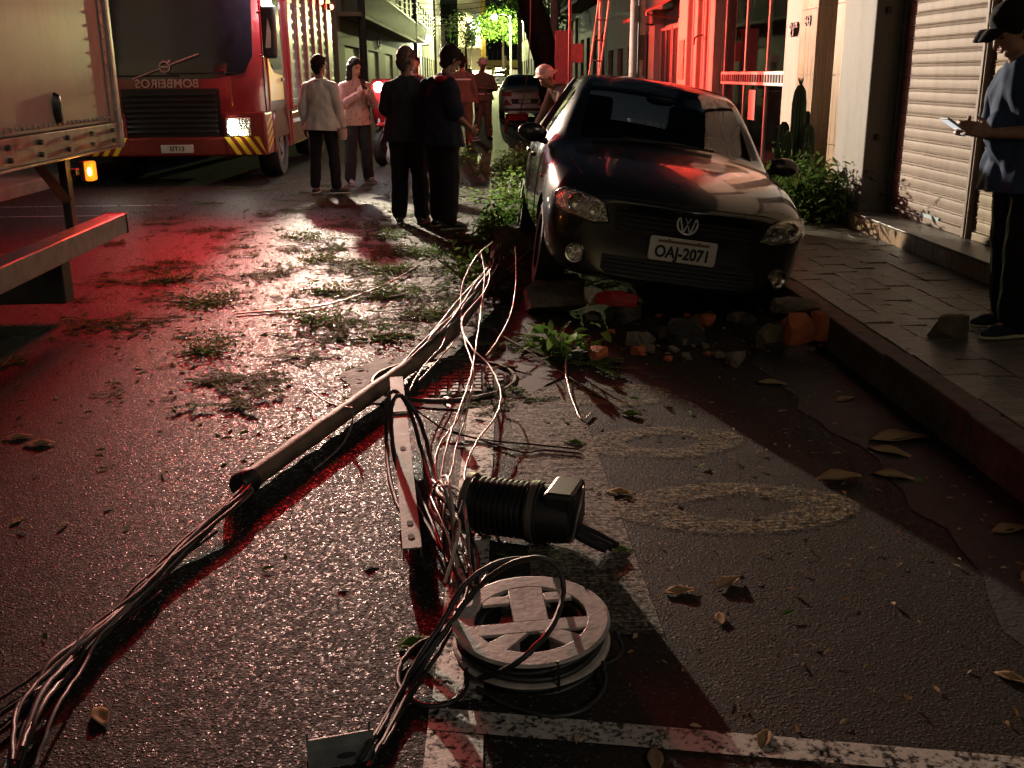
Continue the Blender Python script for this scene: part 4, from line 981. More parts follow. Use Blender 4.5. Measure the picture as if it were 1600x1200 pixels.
def hand(B, wrist, d, side, nrm, curl=.5, s=1.0, spread=.18):
    """palm and five fingers; d = along the forearm, side = towards the thumb, nrm = palm-facing direction"""
    d, side, nrm = (Vector(x).normalized() for x in (d, side, nrm)); w = Vector(wrist)
    pc = w+d*.045*s; k = w+d*.085*s
    B.cap(w, w+d*.02*s, .026*s, .027*s); 
    for u in (-.026, -.009, .009, .026): B.cap(w+d*.02*s+side*u*.7*s, k+side*u*s, .0145*s, .0125*s)
    for j, (u, l) in enumerate(((.028, .072), (.0095, .082), (-.0095, .076), (-.028, .06))):
        p = k+side*u*s; dd = (d+side*u*spread*8).normalized(); a = 0
        for seg, r0, r1 in ((.45, .0105, .010), (.30, .010, .0092), (.25, .0092, .008)):
            a += curl*(.75+.1*j); q = p+(dd*math.cos(a)+nrm*math.sin(a))*l*seg*s; B.cap(p, q, r0*s, r1*s); p = q
    p = w+d*.025*s+side*.024*s; dd = (d*.65+side*.75+nrm*.25).normalized(); q = p+dd*.042*s; B.cap(p, q, .0135*s, .011*s)
    B.cap(q, q+(dd*.5+d*.6+nrm*.35*(1+curl)).normalized()*.035*s, .011*s, .009*s)
def head(B, c, yaw=0, pitch=0, s=1.0):
    """c = centre of the head; faces -Y before turning"""
    m = Matrix.Translation(Vector(c)) @ Matrix.Rotation(yaw, 4, 'Z') @ Matrix.Rotation(pitch, 4, 'X') @ Matrix.Diagonal((s, s, s, 1))
    P = lambda x, y, z: m @ Vector((x, y, z))
    B.cap(P(0, .012, .03), P(0, .025, .045), .083*s, .088*s, (.92, 1, 1)); B.cap(P(0, -.03, .03), P(0, -.035, -.02), .064*s, .058*s)
    B.cap(P(-.022, -.035, -.065), P(.022, -.035, -.065), .040*s); B.cap(P(0, -.058, -.085), P(0, -.05, -.08), .024*s)
    B.cap(P(0, -.10, .012), P(0, -.113, -.022), .011*s, .0155*s); B.cap(P(-.012, -.094, -.058), P(.012, -.094, -.058), .010*s)
    B.cap(P(-.04, -.085, .034), P(.04, -.085, .034), .015*s)
    for sx in (-1, 1): B.cap(P(sx*.080, .012, .015), P(sx*.086, .02, -.02), .017*s, .012*s, (.6, 1, 1.3))
    return P
def face_bits(P, parent, brow=True):
    e = MB()
    for sx in (-1, 1): e.ball(tuple(P(sx*.032, -.087, .012)), (.011, .009, .006), 0, 8, 6)
    e.build('eyes', MT['eye'], parent, 60)
    b = MB()
    for sx in (-1, 1): b.tube([P(sx*.016, -.101, .035), P(sx*.034, -.099, .041), P(sx*.05, -.088, .034)], .005, 6)
    b.build('eyebrows', MT['hair'], parent, 60)
    m = MB(); m.tube([P(-.022, -.0985, -.055), P(0, -.105, -.057), P(.022, -.0985, -.055)], .0045, 6); m.build('mouth', MT['lips'], parent, 60)
MT['eye'] = M('eye_dark', (.03, .02, .018), .2); MT['lips'] = M('lips', (.25, .08, .07), .5)
def hair_cap(P, parent, mat, back=.0, long_=None, thick=.012, vox=.010, brush=0):
    H = Blob(); s = 1
    H.cap(P(0, .020, .055), P(0, .034, .05), .087+thick*.6, .088+thick*.6, (.95, 1, .98)); H.cap(P(0, .055, .0), P(0, .05, -.045), .075, .060, (1, .8, 1))
    H.cap(P(-.045, -.042, .088), P(.045, -.042, .088), .038+brush); H.cap(P(0, -.02, .10), P(0, .03, .09), .06, .07)
    for sx in (-1, 1): H.cap(P(sx*.075, .0, .05), P(sx*.078, .005, .015), .022, .013)
    if long_:
        for (a, b, r0, r1) in long_: H.cap(P(*a), P(*b), r0, r1)
    return H.build('hair', mat, parent, vox, 2, .004, 1.3, 3)
def shoe(parent, ankle, toe_dir, mat, sole_mat, s=1.0, name='shoe', vox=.009):
    a = Vector(ankle); d = Vector((toe_dir[0], toe_dir[1], 0)).normalized(); z0 = a.z-.085*s
    B = Blob(); g = lambda f, h: Vector((a.x, a.y, 0))+d*f*s+Vector((0, 0, z0+h*s))
    B.cap(g(-.055, .045), g(.0, .06), .042*s, .046*s); B.cap(g(0, .075), g(0, .105), .043*s, .040*s); B.cap(g(.0, .06), g(.12, .038), .046*s, .040*s); B.cap(g(.12, .036), g(.165, .030), .042*s, .030*s, (1, 1, .8))
    o = B.build(name, mat, parent, vox, 2)
    L = Blob()
    L.cap(g(-.062, .012), g(.06, .010), .044*s, .046*s, (1, 1, .32)); L.cap(g(.06, .010), g(.165, .014), .048*s, .038*s, (1, 1, .34))
    L.build('sole', sole_mat, o, vox*.8, 1); return o
def person(name, label, loc, rz, pose, look, scale=1.0, group=None, vox=.011):
    """pose: joint overrides in metres for a 1.75 m figure facing -Y; look: clothing"""
    J = dict(pelvis=(0, 0, .96), waist=(0, 0, 1.10), chest=(0, .0, 1.30), neck=(0, .015, 1.47), head=(0, 0, 1.635))
    for s, k in ((-1, 'l'), (1, 'r')):
        J.update({'sh'+k: (s*.18, .01, 1.378), 'el'+k: (s*.235, .02, 1.13), 'wr'+k: (s*.245, -.04, .87), 'hip'+k: (s*.092, 0, .93), 'kn'+k: (s*.105, -.012, .51), 'an'+k: (s*.115, .02, .085), 'toe'+k: (s*.2, -1, 0)})
    J.update(pose.get('J', {})); J = {k: Vector(v) for k, v in J.items()}
    T = thing(name, label, 'person', loc, (0, 0, rz), group)
    T.scale = (scale,)*3
    sk = look.get('skin', MT['skin']); wide = look.get('wide', 1.0); belly = look.get('belly', 0)
    # ---- body: one continuous skin
    B = Blob(); tw = (1.32, .86, 1)
    B.cap(J['pelvis'], J['waist'], .118*wide, .108*wide, tw); B.cap(J['waist'], J['chest'], .108*wide, .122*wide, tw); B.cap(J['chest'], lerp(J['chest'], J['neck'], .6), .122*wide, .085*wide, tw)
    if belly: B.cap(lerp(J['waist'], J['pelvis'], .3)+Vector((0, -belly*.5, 0)), J['waist']+Vector((0, -belly*.55, 0)), .11*wide)
    B.cap(J['neck']-Vector((0, 0, .05)), lerp(J['neck'], J['head'], .55), .056, .052)
    P = head(B, J['head'], pose.get('hyaw', 0), pose.get('hpitch', 0))
    for k, s in (('l', -1), ('r', 1)):
        B.cap(lerp(J['neck'], J['sh'+k], .35), J['sh'+k], .058, .057); B.path([J['sh'+k], J['el'+k]], [.052, .040]); B.path([J['el'+k], lerp(J['el'+k], J['wr'+k], .3), J['wr'+k]], [.039, .040, .026])
        B.path([J['hip'+k], J['kn'+k]], [.088, .056]); B.path([J['kn'+k], lerp(J['kn'+k], J['an'+k], .3), J['an'+k]], [.052, .056, .036])
        B.cap(J['an'+k], J['an'+k]+Vector((J['toe'+k].x, J['toe'+k].y, 0)).normalized()*.13-Vector((0, 0, .045)), .036, .03)
        h = pose.get('hand'+k, {}); d = J['wr'+k]-J['el'+k]
        dd = Vector(h.get('d', d)); sd = Vector(h.get('side', (0, -1, 0))); nr = Vector(h.get('n', (-s, 0, 0)))
        sd = sd-dd.normalized()*sd.dot(dd.normalized()); nr = nr-dd.normalized()*nr.dot(dd.normalized())-sd.normalized()*nr.dot(sd.normalized())
        hand(B, J['wr'+k], dd, sd, nr, h.get('curl', .35), 1.05)
    B.build('body', sk, T, vox*.72, 2)
    # ---- trousers
    tr = Blob(); f = look.get('fit', .016)
    tr.cap(J['pelvis']+Vector((0, 0, .06)), J['pelvis'], .118*wide+f*.6, .122*wide+f*.6, tw)
    for k in 'lr':
        tr.cap(lerp(J['pelvis'], J['hip'+k], .5), J['hip'+k], .10, .098+f*.6); tr.path([J['hip'+k], J['kn'+k]], [.094+f, .064+f]); tr.path([J['kn'+k], lerp(J['kn'+k], J['an'+k], .35), J['an'+k]+Vector((0, 0, .03))], [.063+f, .062+f, .052+f*1.1])
    to = tr.build('trousers', look['trousers'], T, vox, 3, .0045, 2.0)
    # ---- top
    sh = Blob(); hem = look.get('hem', .5); g = look.get('loose', .014)
    hz = look.get('hemz'); hp = lerp(J['waist'], J['pelvis'], hem+.5) if hz is None else Vector((0, J['pelvis'].y, hz-.09))
    sh.cap(hp, J['waist'], .142*wide+g*1.5+f*.6, .118*wide+g*1.2, (1.42, .95, 1), tw); sh.cap(J['waist'], J['chest'], .116*wide+g*1.2, .127*wide+g, tw); sh.cap(J['chest'], lerp(J['chest'], J['neck'], .62), .127*wide+g, .088*wide+g*.5, tw)
    if belly: sh.cap(lerp(J['waist'], J['pelvis'], .55)+Vector((0, -belly*.5, 0)), J['waist']+Vector((0, -belly*.6, 0)), .125*wide)
    sh.cap(lerp(J['chest'], J['neck'], .6), J['neck']-Vector((0, 0, .03)), .09, .066)
    slv = look.get('sleeve', 1.0)
    for k in 'lr':
        sh.cap(lerp(J['neck'], J['sh'+k], .18)-Vector((0, 0, .028)), lerp(J['neck'], J['sh'+k], .6)-Vector((0, 0, .012)), .062, .068+g*.3); sh.cap(lerp(J['neck'], J['sh'+k], .6)-Vector((0, 0, .012)), J['sh'+k], .068+g*.3, .064+g*.4)
        if slv < 1: e = lerp(J['sh'+k], J['el'+k], slv); sh.path([J['sh'+k], e], [.064+g*.6, .060+g])
        else: sh.path([J['sh'+k], J['el'+k]], [.063+g*.6, .052+g*.7]); sh.path([J['el'+k], lerp(J['el'+k], J['wr'+k], .92)], [.052+g*.7, .040+g*.5])
    so = sh.build('shirt', look['top'], T, vox, 3, look.get('fold', .006), 5.0, 1.0, hz)
    if look.get('collar'):
        c = MB(); c.tube([J['neck']+Vector((.068*math.cos(a), .062*math.sin(a)+.004, -.015+.012*math.sin(a))) for a in np.linspace(0, 2*math.pi, 21)], .016, 8, caps=False); c.build('collar', look['top'], so, 60)
    for k in 'lr': shoe(T, J['an'+k], J['toe'+k], look['shoe'], look.get('sole', MT['sole']), 1.0, vox=vox*.85)
    if look.get('hair'): hair_cap(P, T, look['hair'], thick=look.get('hair_thick', .012), long_=look.get('hair_long'), brush=look.get('brush', 0))
    if look.get('face'): face_bits(P, T)
    return T, P, J, so, to
def fabric(name, col, var=.15, vs=10, rough=.85, bump=.15): return M(name, col, rough, var=var, vs=vs, bump=bump, bs=260, spec=.25)
MT['sole'] = M('rubber_sole', (.35, .33, .30), .7); MT['white_sole'] = M('white_sole', (.68, .66, .62), .6); MT['dark_sole'] = M('dark_sole', (.03, .03, .03), .7)
F = dict(white=fabric('white_shirt_cloth', (.60, .54, .50)), black=fabric('black_cloth', (.014, .014, .018)), navy=fabric('navy_cloth', (.012, .017, .032)), navy2=fabric('navy_trouser', (.012, .014, .02)),
         khaki=fabric('khaki_uniform', (.115, .078, .055)), blue=fabric('blue_shirt_cloth', (.045, .08, .16)), grey=fabric('grey_cloth', (.3, .36, .31)), yellow=fabric('yellow_vest', (.55, .45, .05)), tee=fabric('dark_tee', (.022, .026, .034)))
def patterned():
    m, nt, b = nm('pink_patterned_cloth'); L = nt.links.new; vo = nd(nt, 'ShaderNodeTexVoronoi', Scale=22.0); L(coords(nt), vo.inputs['Vector'])
    c = mixc(nt, ramp(nt, vo.outputs['Distance'], [(.2, 1.0), (.42, 0.0)]), (.42, .24, .22), (.20, .09, .09)); L(c, b.inputs['Base Color']); b.inputs['Roughness'].default_value = .8; return m
F['pink'] = patterned()
MT['shoe_black'] = M('shoe_black', (.02, .02, .02), .5); MT['shoe_grey'] = M('shoe_grey', (.12, .11, .11), .6)
MT['shoe_blue'] = M('shoe_blue', (.012, .022, .07), .65, bump=.2, bs=300); MT['neon'] = M('pale_yellow_foam', (.62, .62, .42), .6)
def stripes(parent, J, k, s, mat, n=3):
    """side stripes down a trouser leg"""
    for i in range(n):
        pts = [lerp(J['hip'+k], J['kn'+k], t)+Vector((s*(.112-.03*t), -.02+.022*i, 0)) for t in (0, .25, .5, .75, 1)]+[lerp(J['kn'+k], J['an'+k], t)+Vector((s*(.082-.006*t), -.02+.022*i, 0)) for t in (.25, .5, .75, .95)]
        b = MB(); b.tube(cat_rom(pts, 3), .005, 5); b.build('stripe', mat, parent, 60)

# 1 man in the white shirt, back to us
T, P, J, so, to = person('person', 'man in a pale long-sleeved shirt and dark trousers, standing with his back turned', (-2.02, 13.40, 0), R(165),
  dict(J=dict(ell=(-.25, .02, 1.13), wrl=(-.275, -.05, .88), elr=(.25, .03, 1.13), wrr=(.25, .0, .88), anl=(-.155, .0, .085), anr=(.15, .0, .085), knl=(-.135, -.02, .51), knr=(.13, -.02, .51), toel=(-.9, -.6, 0)), hyaw=R(-12), handl=dict(curl=.7)),
  dict(top=F['white'], trousers=F['black'], shoe=MT['shoe_black'], sole=MT['white_sole'], hair=MT['hair'], skin=MT['skin_dark'], loose=.024, collar=True, wide=1.10, hemz=.83), .955)
for s in (-1, 1):
    for i in range(3):
        b = MB(); x = s*.155+s*.052; b.tube([(x+.0, -.03-.028*i, .04), (x-.004*s, -.02-.028*i, .075)], .005, 5); b.build('shoe_stripe', MT['white_sole'], T)
cup = thing('paper_cup', 'small pale round cup held in the hand of the man in the pale shirt', 'cup', (-1.76, 13.30, .68))
q = MB(); q.lathe([(0, 0), (.05, 0), (.062, .05), (.062, .13), (.055, .132), (.05, .01)], 20); q.build('cup', M('cup_card', (.5, .36, .30), .7), cup, 40)
q = MB(); q.lathe([(.064, .128), (.066, .136), (.05, .142), (0, .142)], 20); q.build('lid', M('cup_lid', (.35, .24, .2), .6), cup, 40)

# 2 woman with long dark hair holding up a phone
T, P, J, so, to = person('person', 'woman with long dark hair in a patterned pink blouse, holding up a phone', (-1.72, 14.55, 0), R(34),
  dict(J=dict(ell=(-.25, -.08, 1.13), wrl=(-.09, -.27, 1.28), elr=(.24, -.10, 1.14), wrr=(.06, -.29, 1.30), anl=(-.16, -.02, .085), anr=(.17, .04, .085), knl=(-.13, -.03, .51), knr=(.13, .0, .51), head=(0, -.02, 1.635)), hyaw=R(8), hpitch=R(14),
       handl=dict(d=(.25, -.5, .8), side=(0, .2, 1), n=(1, 0, 0), curl=.5), handr=dict(d=(-.25, -.5, .8), side=(0, .2, 1), n=(-1, 0, 0), curl=.5)),
  dict(top=F['pink'], trousers=F['black'], shoe=MT['shoe_grey'], hair=MT['hair'], skin=MT['skin'], wide=.93, loose=.024, fit=.03, face=True, hemz=.86,
       hair_long=[((-.07, .03, .02), (-.085, .0, -.22), .045, .045), ((.07, .03, .02), (.085, .0, -.20), .045, .045), ((0, .07, 0), (0, .06, -.26), .075, .055), ((-.085, .0, -.2), (-.09, -.03, -.33), .045, .03)]), .945)
ph = thing('phone', 'dark phone held up in front of the woman in the pink blouse', 'phone', (-1.57, 14.26, 1.34), (R(-30), 0, R(34)))
bx('case', MT['black_plastic'], -.038, .038, -.005, .005, -.075, .075, ph, .004); bx('screen', glow('phone_screen', (.8, .9, 1), 1.2), -.034, .034, .0055, .0065, -.068, .068, ph, 0)

# 3 close-cropped man in a dark tee and striped track pants
T, P, J, so, to = person('person', 'man with cropped hair in a dark tee and track pants with side stripes', (-.74, 10.55, 0), R(172),
  dict(J=dict(ell=(-.22, -.03, 1.13), wrl=(-.12, -.19, 1.02), elr=(.235, -.03, 1.13), wrr=(.13, -.19, 1.02), anl=(-.12, .02, .085), anr=(.12, .02, .085)), hyaw=R(-25), hpitch=R(8)),
  dict(top=F['tee'], trousers=F['navy2'], shoe=MT['shoe_black'], sole=MT['dark_sole'], skin=MT['skin_dark'], sleeve=.75, loose=.03, wide=1.16, hemz=.84, fit=.03, hair=M('cropped_hair', (.05, .032, .026), .7), hair_thick=-.004), .965)
stripes(T, J, 'r', 1, MT['white_trim']); stripes(T, J, 'l', -1, MT['white_trim'])
# 4 man in the dark tee with a red shoulder, looking down
T, P, J, so, to = person('person', 'man in a navy tee with a red shoulder panel, looking down at his hands', (-.40, 10.15, 0), R(128),
  dict(J=dict(chest=(0, -.03, 1.29), neck=(0, -.06, 1.455), head=(0, -.135, 1.60), ell=(-.25, -.0, 1.11), wrl=(-.2, -.2, .98), elr=(.25, -.02, 1.10), wrr=(.17, -.2, .96), anl=(-.13, .02, .085), anr=(.16, -.06, .085), knl=(-.115, -.02, .51), knr=(.13, -.05, .51)), hyaw=R(0), hpitch=R(30)),
  dict(top=F['navy'], trousers=F['navy2'], shoe=MT['shoe_black'], sole=MT['sole'], skin=MT['skin_dark'], sleeve=.85, loose=.034, wide=1.12, hemz=.82, fit=.03, hair=MT['hair'], hair_thick=.022, brush=.006, face=True), .985)
pn = MB(); pn.ball((-.10, .055, 1.445), (.085, .045, .03), 0, 12, 8); pn.ball((-.17, .045, 1.40), (.035, .04, .06), 0, 10, 8); pn.build('shoulder_panel', fabric('red_panel', (.45, .02, .04)), so, 60)
# 5, 6 uniformed firefighters
def helmet(parent, P, mat, tilt=0):
    h = Blob(); h.cap(P(0, .02, .075), P(0, .02, .08), .118, .115, (.95, 1.1, .95)); g = h.build('helmet', mat, parent, .012, 3)
    b = Blob(); b.cap(P(0, -.05, .055), P(0, .09, .05), .115, .12, (1, 1, .13)); b.build('brim', mat, g, .01, 1); return g
def band(parent, z, r, mat, y=0, w=1.32):
    b = MB(); b.tube([(r*w*math.cos(a), y+r*.86*math.sin(a)*1.05, z) for a in np.linspace(0, 2*math.pi, 25)], .016, 8, caps=False); b.build('reflective_band', mat, parent, 60)
MT['helmet_pink'] = M('pale_helmet', (.62, .36, .33), .4, var=.1); MT['reflect_band'] = M('reflective_tape', (.75, .75, .70), .35)
T, P, J, so, to = person('person', 'firefighter in brown uniform with his back turned, behind the man in the navy tee', (-.38, 21.3, 0), R(176),
  dict(J=dict(elr=(.25, .02, 1.13), wrr=(.26, -.03, .86), ell=(-.25, .02, 1.13), wrl=(-.27, -.02, .87)), hpitch=R(10)),
  dict(top=F['khaki'], trousers=F['khaki'], shoe=MT['shoe_black'], sole=MT['dark_sole'], skin=MT['skin_dark'], hair=MT['hair'], loose=.022, fit=.022, hemz=.90), 1.02, 'firefighters on the road', .016)
band(so, 1.33, .15, MT['reflect_band'])
for k, s in (('l', -1), ('r', 1)):
    b = MB(); b.ball(tuple(J['wr'+k]+Vector((0, -.005, -.06))), (.045, .05, .09), 0, 12, 9); b.build('glove', MT['black_plastic'], T, 60)
T, P, J, so, to = person('person', 'firefighter in a pale helmet and brown uniform standing near the silver saloon', (.03, 24.4, 0), R(8),
  dict(J=dict(ell=(-.29, -.03, 1.14), wrl=(-.10, -.25, 1.16), elr=(.29, -.03, 1.14), wrr=(.10, -.25, 1.14), anl=(-.17, .0, .085), anr=(.14, .02, .085)), hyaw=R(18), hpitch=R(22)),
  dict(top=F['khaki'], trousers=F['khaki'], shoe=MT['shoe_black'], sole=MT['dark_sole'], skin=MT['skin_dark'], loose=.026, fit=.028, wide=1.08, hemz=.88), 1.0, 'firefighters on the road', .016)
helmet(T, P, MT['helmet_pink']); band(so, 1.02, .155, MT['reflect_band'])
for k in 'lr':
    a = J['an'+k]; b = MB(); b.tube([(a.x+.075*math.cos(t), a.y+.075*math.sin(t), .23) for t in np.linspace(0, 2*math.pi, 17)], .02, 8, caps=False); b.build('reflective_cuff', MT['reflect_band'], to, 60)
for k in range(2):
    w = thing('pale_board', 'pale strip of board lying by the firefighter\'s boots, %s' % ('the nearer one' if k else 'the farther one'), 'board', (-.35+.06*k, 24.0-.9*k, .02), (0, R(-6), R(35)))
    bx('board', MT['white_trim'], -.28, .28, -.045, .045, .01, .03, w)
# 7 helmeted firefighter bending by the tree
T, P, J, so, to = person('person', 'stooping firefighter in a pale round helmet between the tree and the black car', (1.24, 14.5, 0), R(-70),
  dict(J=dict(pelvis=(0, .1, .88), waist=(0, .02, 1.0), chest=(0, -.14, 1.14), neck=(0, -.26, 1.26), head=(0, -.37, 1.37), shl=(-.185, -.2, 1.23), shr=(.185, -.2, 1.23), ell=(-.22, -.30, .96), wrl=(-.16, -.45, .76), elr=(.22, -.3, .96), wrr=(.16, -.45, .76), hipl=(-.09, .1, .86), hipr=(.09, .1, .86), knl=(-.12, -.05, .47), knr=(.12, -.05, .47)), hpitch=R(40)),
  dict(top=F['khaki'], trousers=F['khaki'], shoe=MT['shoe_black'], sole=MT['dark_sole'], skin=MT['skin_dark'], loose=.024), 1.02, 'firefighters on the road', .014)
helmet(T, P, MT['helmet_pink'])
b = MB(); b.tube([(-.16, -.10, 1.27), (0, -.08, 1.29), (.16, -.10, 1.27)], .016, 8); b.build('reflective_band', MT['reflect_band'], so, 60)
# 8 person sitting low beside the motorcycle
T, P, J, so, to = person('person', 'person in pale clothes sitting on the ground by the red motorcycle', (-1.42, 17.35, 0), R(70),
  dict(J=dict(pelvis=(0, 0, .16), waist=(0, .02, .30), chest=(0, -.03, .50), neck=(0, -.06, .66), head=(0, -.1, .82), shl=(-.185, -.05, .61), shr=(.185, -.05, .61), ell=(-.25, -.18, .42), wrl=(-.16, -.38, .48), elr=(.25, -.18, .42), wrr=(.16, -.38, .48),
       hipl=(-.09, -.02, .15), hipr=(.09, -.02, .15), knl=(-.14, -.36, .42), knr=(.14, -.36, .42), anl=(-.13, -.52, .085), anr=(.13, -.52, .085)), hpitch=R(15)),
  dict(top=F['grey'], trousers=F['grey'], shoe=MT['shoe_black'], skin=MT['skin_dark'], hair=MT['hair']), 1.0, None, .016)
# 9 someone half hidden behind the pair
T, P, J, so, to = person('person', 'person in black mostly hidden behind the two men in dark tees', (-1.05, 16.9, 0), R(20), dict(),
  dict(top=F['black'], trousers=F['black'], shoe=MT['shoe_grey'], skin=MT['skin_dark'], hair=MT['hair']), .98, None, .016)
# 10 man in the cap on the pavement, reading his phone
T, P, J, so, to = person('person', 'man in a dark cap and blue shirt looking at a phone on the pavement', (2.635, 4.98, .183), R(-84),
  dict(J=dict(waist=(0, -.04, 1.10), chest=(0, -.06, 1.30), neck=(0, -.11, 1.46), head=(0, -.175, 1.60), shl=(-.18, -.05, 1.37), shr=(.18, -.05, 1.37), ell=(-.25, -.06, 1.11), wrl=(-.10, -.30, 1.10), elr=(.25, -.06, 1.11), wrr=(.09, -.29, 1.10), anl=(-.11, .06, .085), anr=(.12, -.04, .085), knl=(-.105, .02, .51), knr=(.115, -.04, .51), toel=(-.12, -1, 0), toer=(.12, -1, 0)), hyaw=R(2), hpitch=R(26),
       handl=dict(d=(.35, -.9, .25), side=(.2, .1, 1), n=(1, 0, .2), curl=.55), handr=dict(d=(-.35, -.9, .25), side=(-.2, .1, 1), n=(-1, 0, .2), curl=.55)),
  dict(top=F['blue'], trousers=F['black'], shoe=MT['shoe_blue'], sole=MT['neon'], skin=MT['skin'], hair=MT['hair'], hair_thick=.004, sleeve=.8, loose=.034, wide=1.12, belly=.14, fit=.03, hemz=.80, face=True, fold=.008), .90, None, .008)
cb = Blob(); cb.cap(P(0, .016, .068), P(0, .03, .072), .112, .110, (.97, 1.06, .92)); cg = cb.build('cap', F['black'], T, .008, 3)
cb = Blob(); cb.cap(P(-.03, -.10, .062), P(-.025, -.175, .035), .055, .035, (1, 1, .14)); cb.cap(P(.03, -.10, .062), P(.025, -.175, .035), .055, .035, (1, 1, .14)); cb.build('peak', F['black'], cg, .006, 1)
# tick on the near shoe
a = J['anl']; b = MB(); b.tube(cat_rom([(a.x-.056, a.y+.02, .075), (a.x-.058, a.y-.02, .045), (a.x-.056, a.y-.05, .040), (a.x-.050, a.y+.0, .055), (a.x-.046, a.y+.085, .082)], 4), [.004]*4+[.009]*9+[.004]*4, 6); b.build('shoe_mark', MT['white_sole'], T, 60)
a = J['anl']; b = MB(); b.ball((J['wrl'].x*.95-.01, J['wrl'].y+.05, J['wrl'].z), (.034, .014, .034)); b.build('wristband', fabric('red_band', (.3, .02, .02)), T, 60)
ph = thing('phone', 'phone held by the man in the dark cap', 'phone', (2.26, 4.965, 1.20), (R(0), R(-58), R(6)))
bx('case', MT['white_trim'], -.006, .006, -.038, .038, -.08, .08, ph, .004); bx('screen', glow('phone_screen_lit', (.9, .95, 1), .6), -.0075, -.0065, -.034, .034, -.072, .072, ph, 0)
# far figures in the lit street
for k, (x, y, lab, m) in enumerate(((1.2, 96, 'tiny figure in yellow far down the lit street', F['yellow']), (-1.1, 100, 'tiny dark figure far down the lit street, by the lamp post', F['black']), (2.2, 92, 'tiny figure by the far parked car, nearest the tree trunk', F['khaki']))):
    person('person', lab, (x, y, zr(y)), R(20*k), dict(), dict(top=m, trousers=F['navy2'], shoe=MT['shoe_black'], skin=MT['skin_dark'], hair=MT['hair']), 1.0, 'people far down the street', .03)
person('person', 'person in a yellow vest leaning beside the silver saloon', (.15, 37.6, 0), R(-60), dict(J=dict(chest=(0, -.1, 1.26), neck=(0, -.16, 1.42), head=(0, -.2, 1.57))), dict(top=F['yellow'], trousers=F['navy2'], shoe=MT['shoe_black'], skin=MT['skin_dark'], hair=MT['hair']), .92, None, .022)
# ================================================================== fallen pole, cables, cable reel
MT['wire_black'] = M('cable_black', (.014, .014, .014), .5, var=.3, vs=30, spec=.6)
MT['wire_pale'] = M('wire_pale', (.50, .42, .38), .4, .3, var=.25, vs=30)
MT['wire_grey'] = M('wire_grey', (.20, .18, .17), .4, .3, var=.3, vs=30)
MT['pole_wood'] = M('rusted_pole', (.13, .092, .066), .66, var=.4, vs=12, bump=.35, bs=50)
pl = thing('fallen_pole', 'fallen brown pole lying across the manhole with a black end cap', 'pole', (0, 0, 0))
pp = [Vector((-.885, 3.46, .048)), Vector((-.46, 4.72, .06)), Vector((-.205, 5.52, .075)), Vector((.06, 7.1, .11))]
q = MB(); q.tube(cat_rom(pp, 14), .039, 20); o = q.build('shaft', MT['pole_wood'], pl, 60)
for v_ in o.data.vertices: v_.co += Vector((math.sin(v_.co.y*11+v_.co.z*60), 0, math.sin(v_.co.y*17+v_.co.x*50)+.6*math.sin(v_.co.y*41)))*.0022
d = (pp[0]-pp[1]).normalized(); q = MB(); q.tube([pp[0]-d*.05, pp[0]+d*.012, pp[0]+d*.03], [.048, .049, .036], 16); q.build('end_cap', MT['black_plastic'], pl, 40)
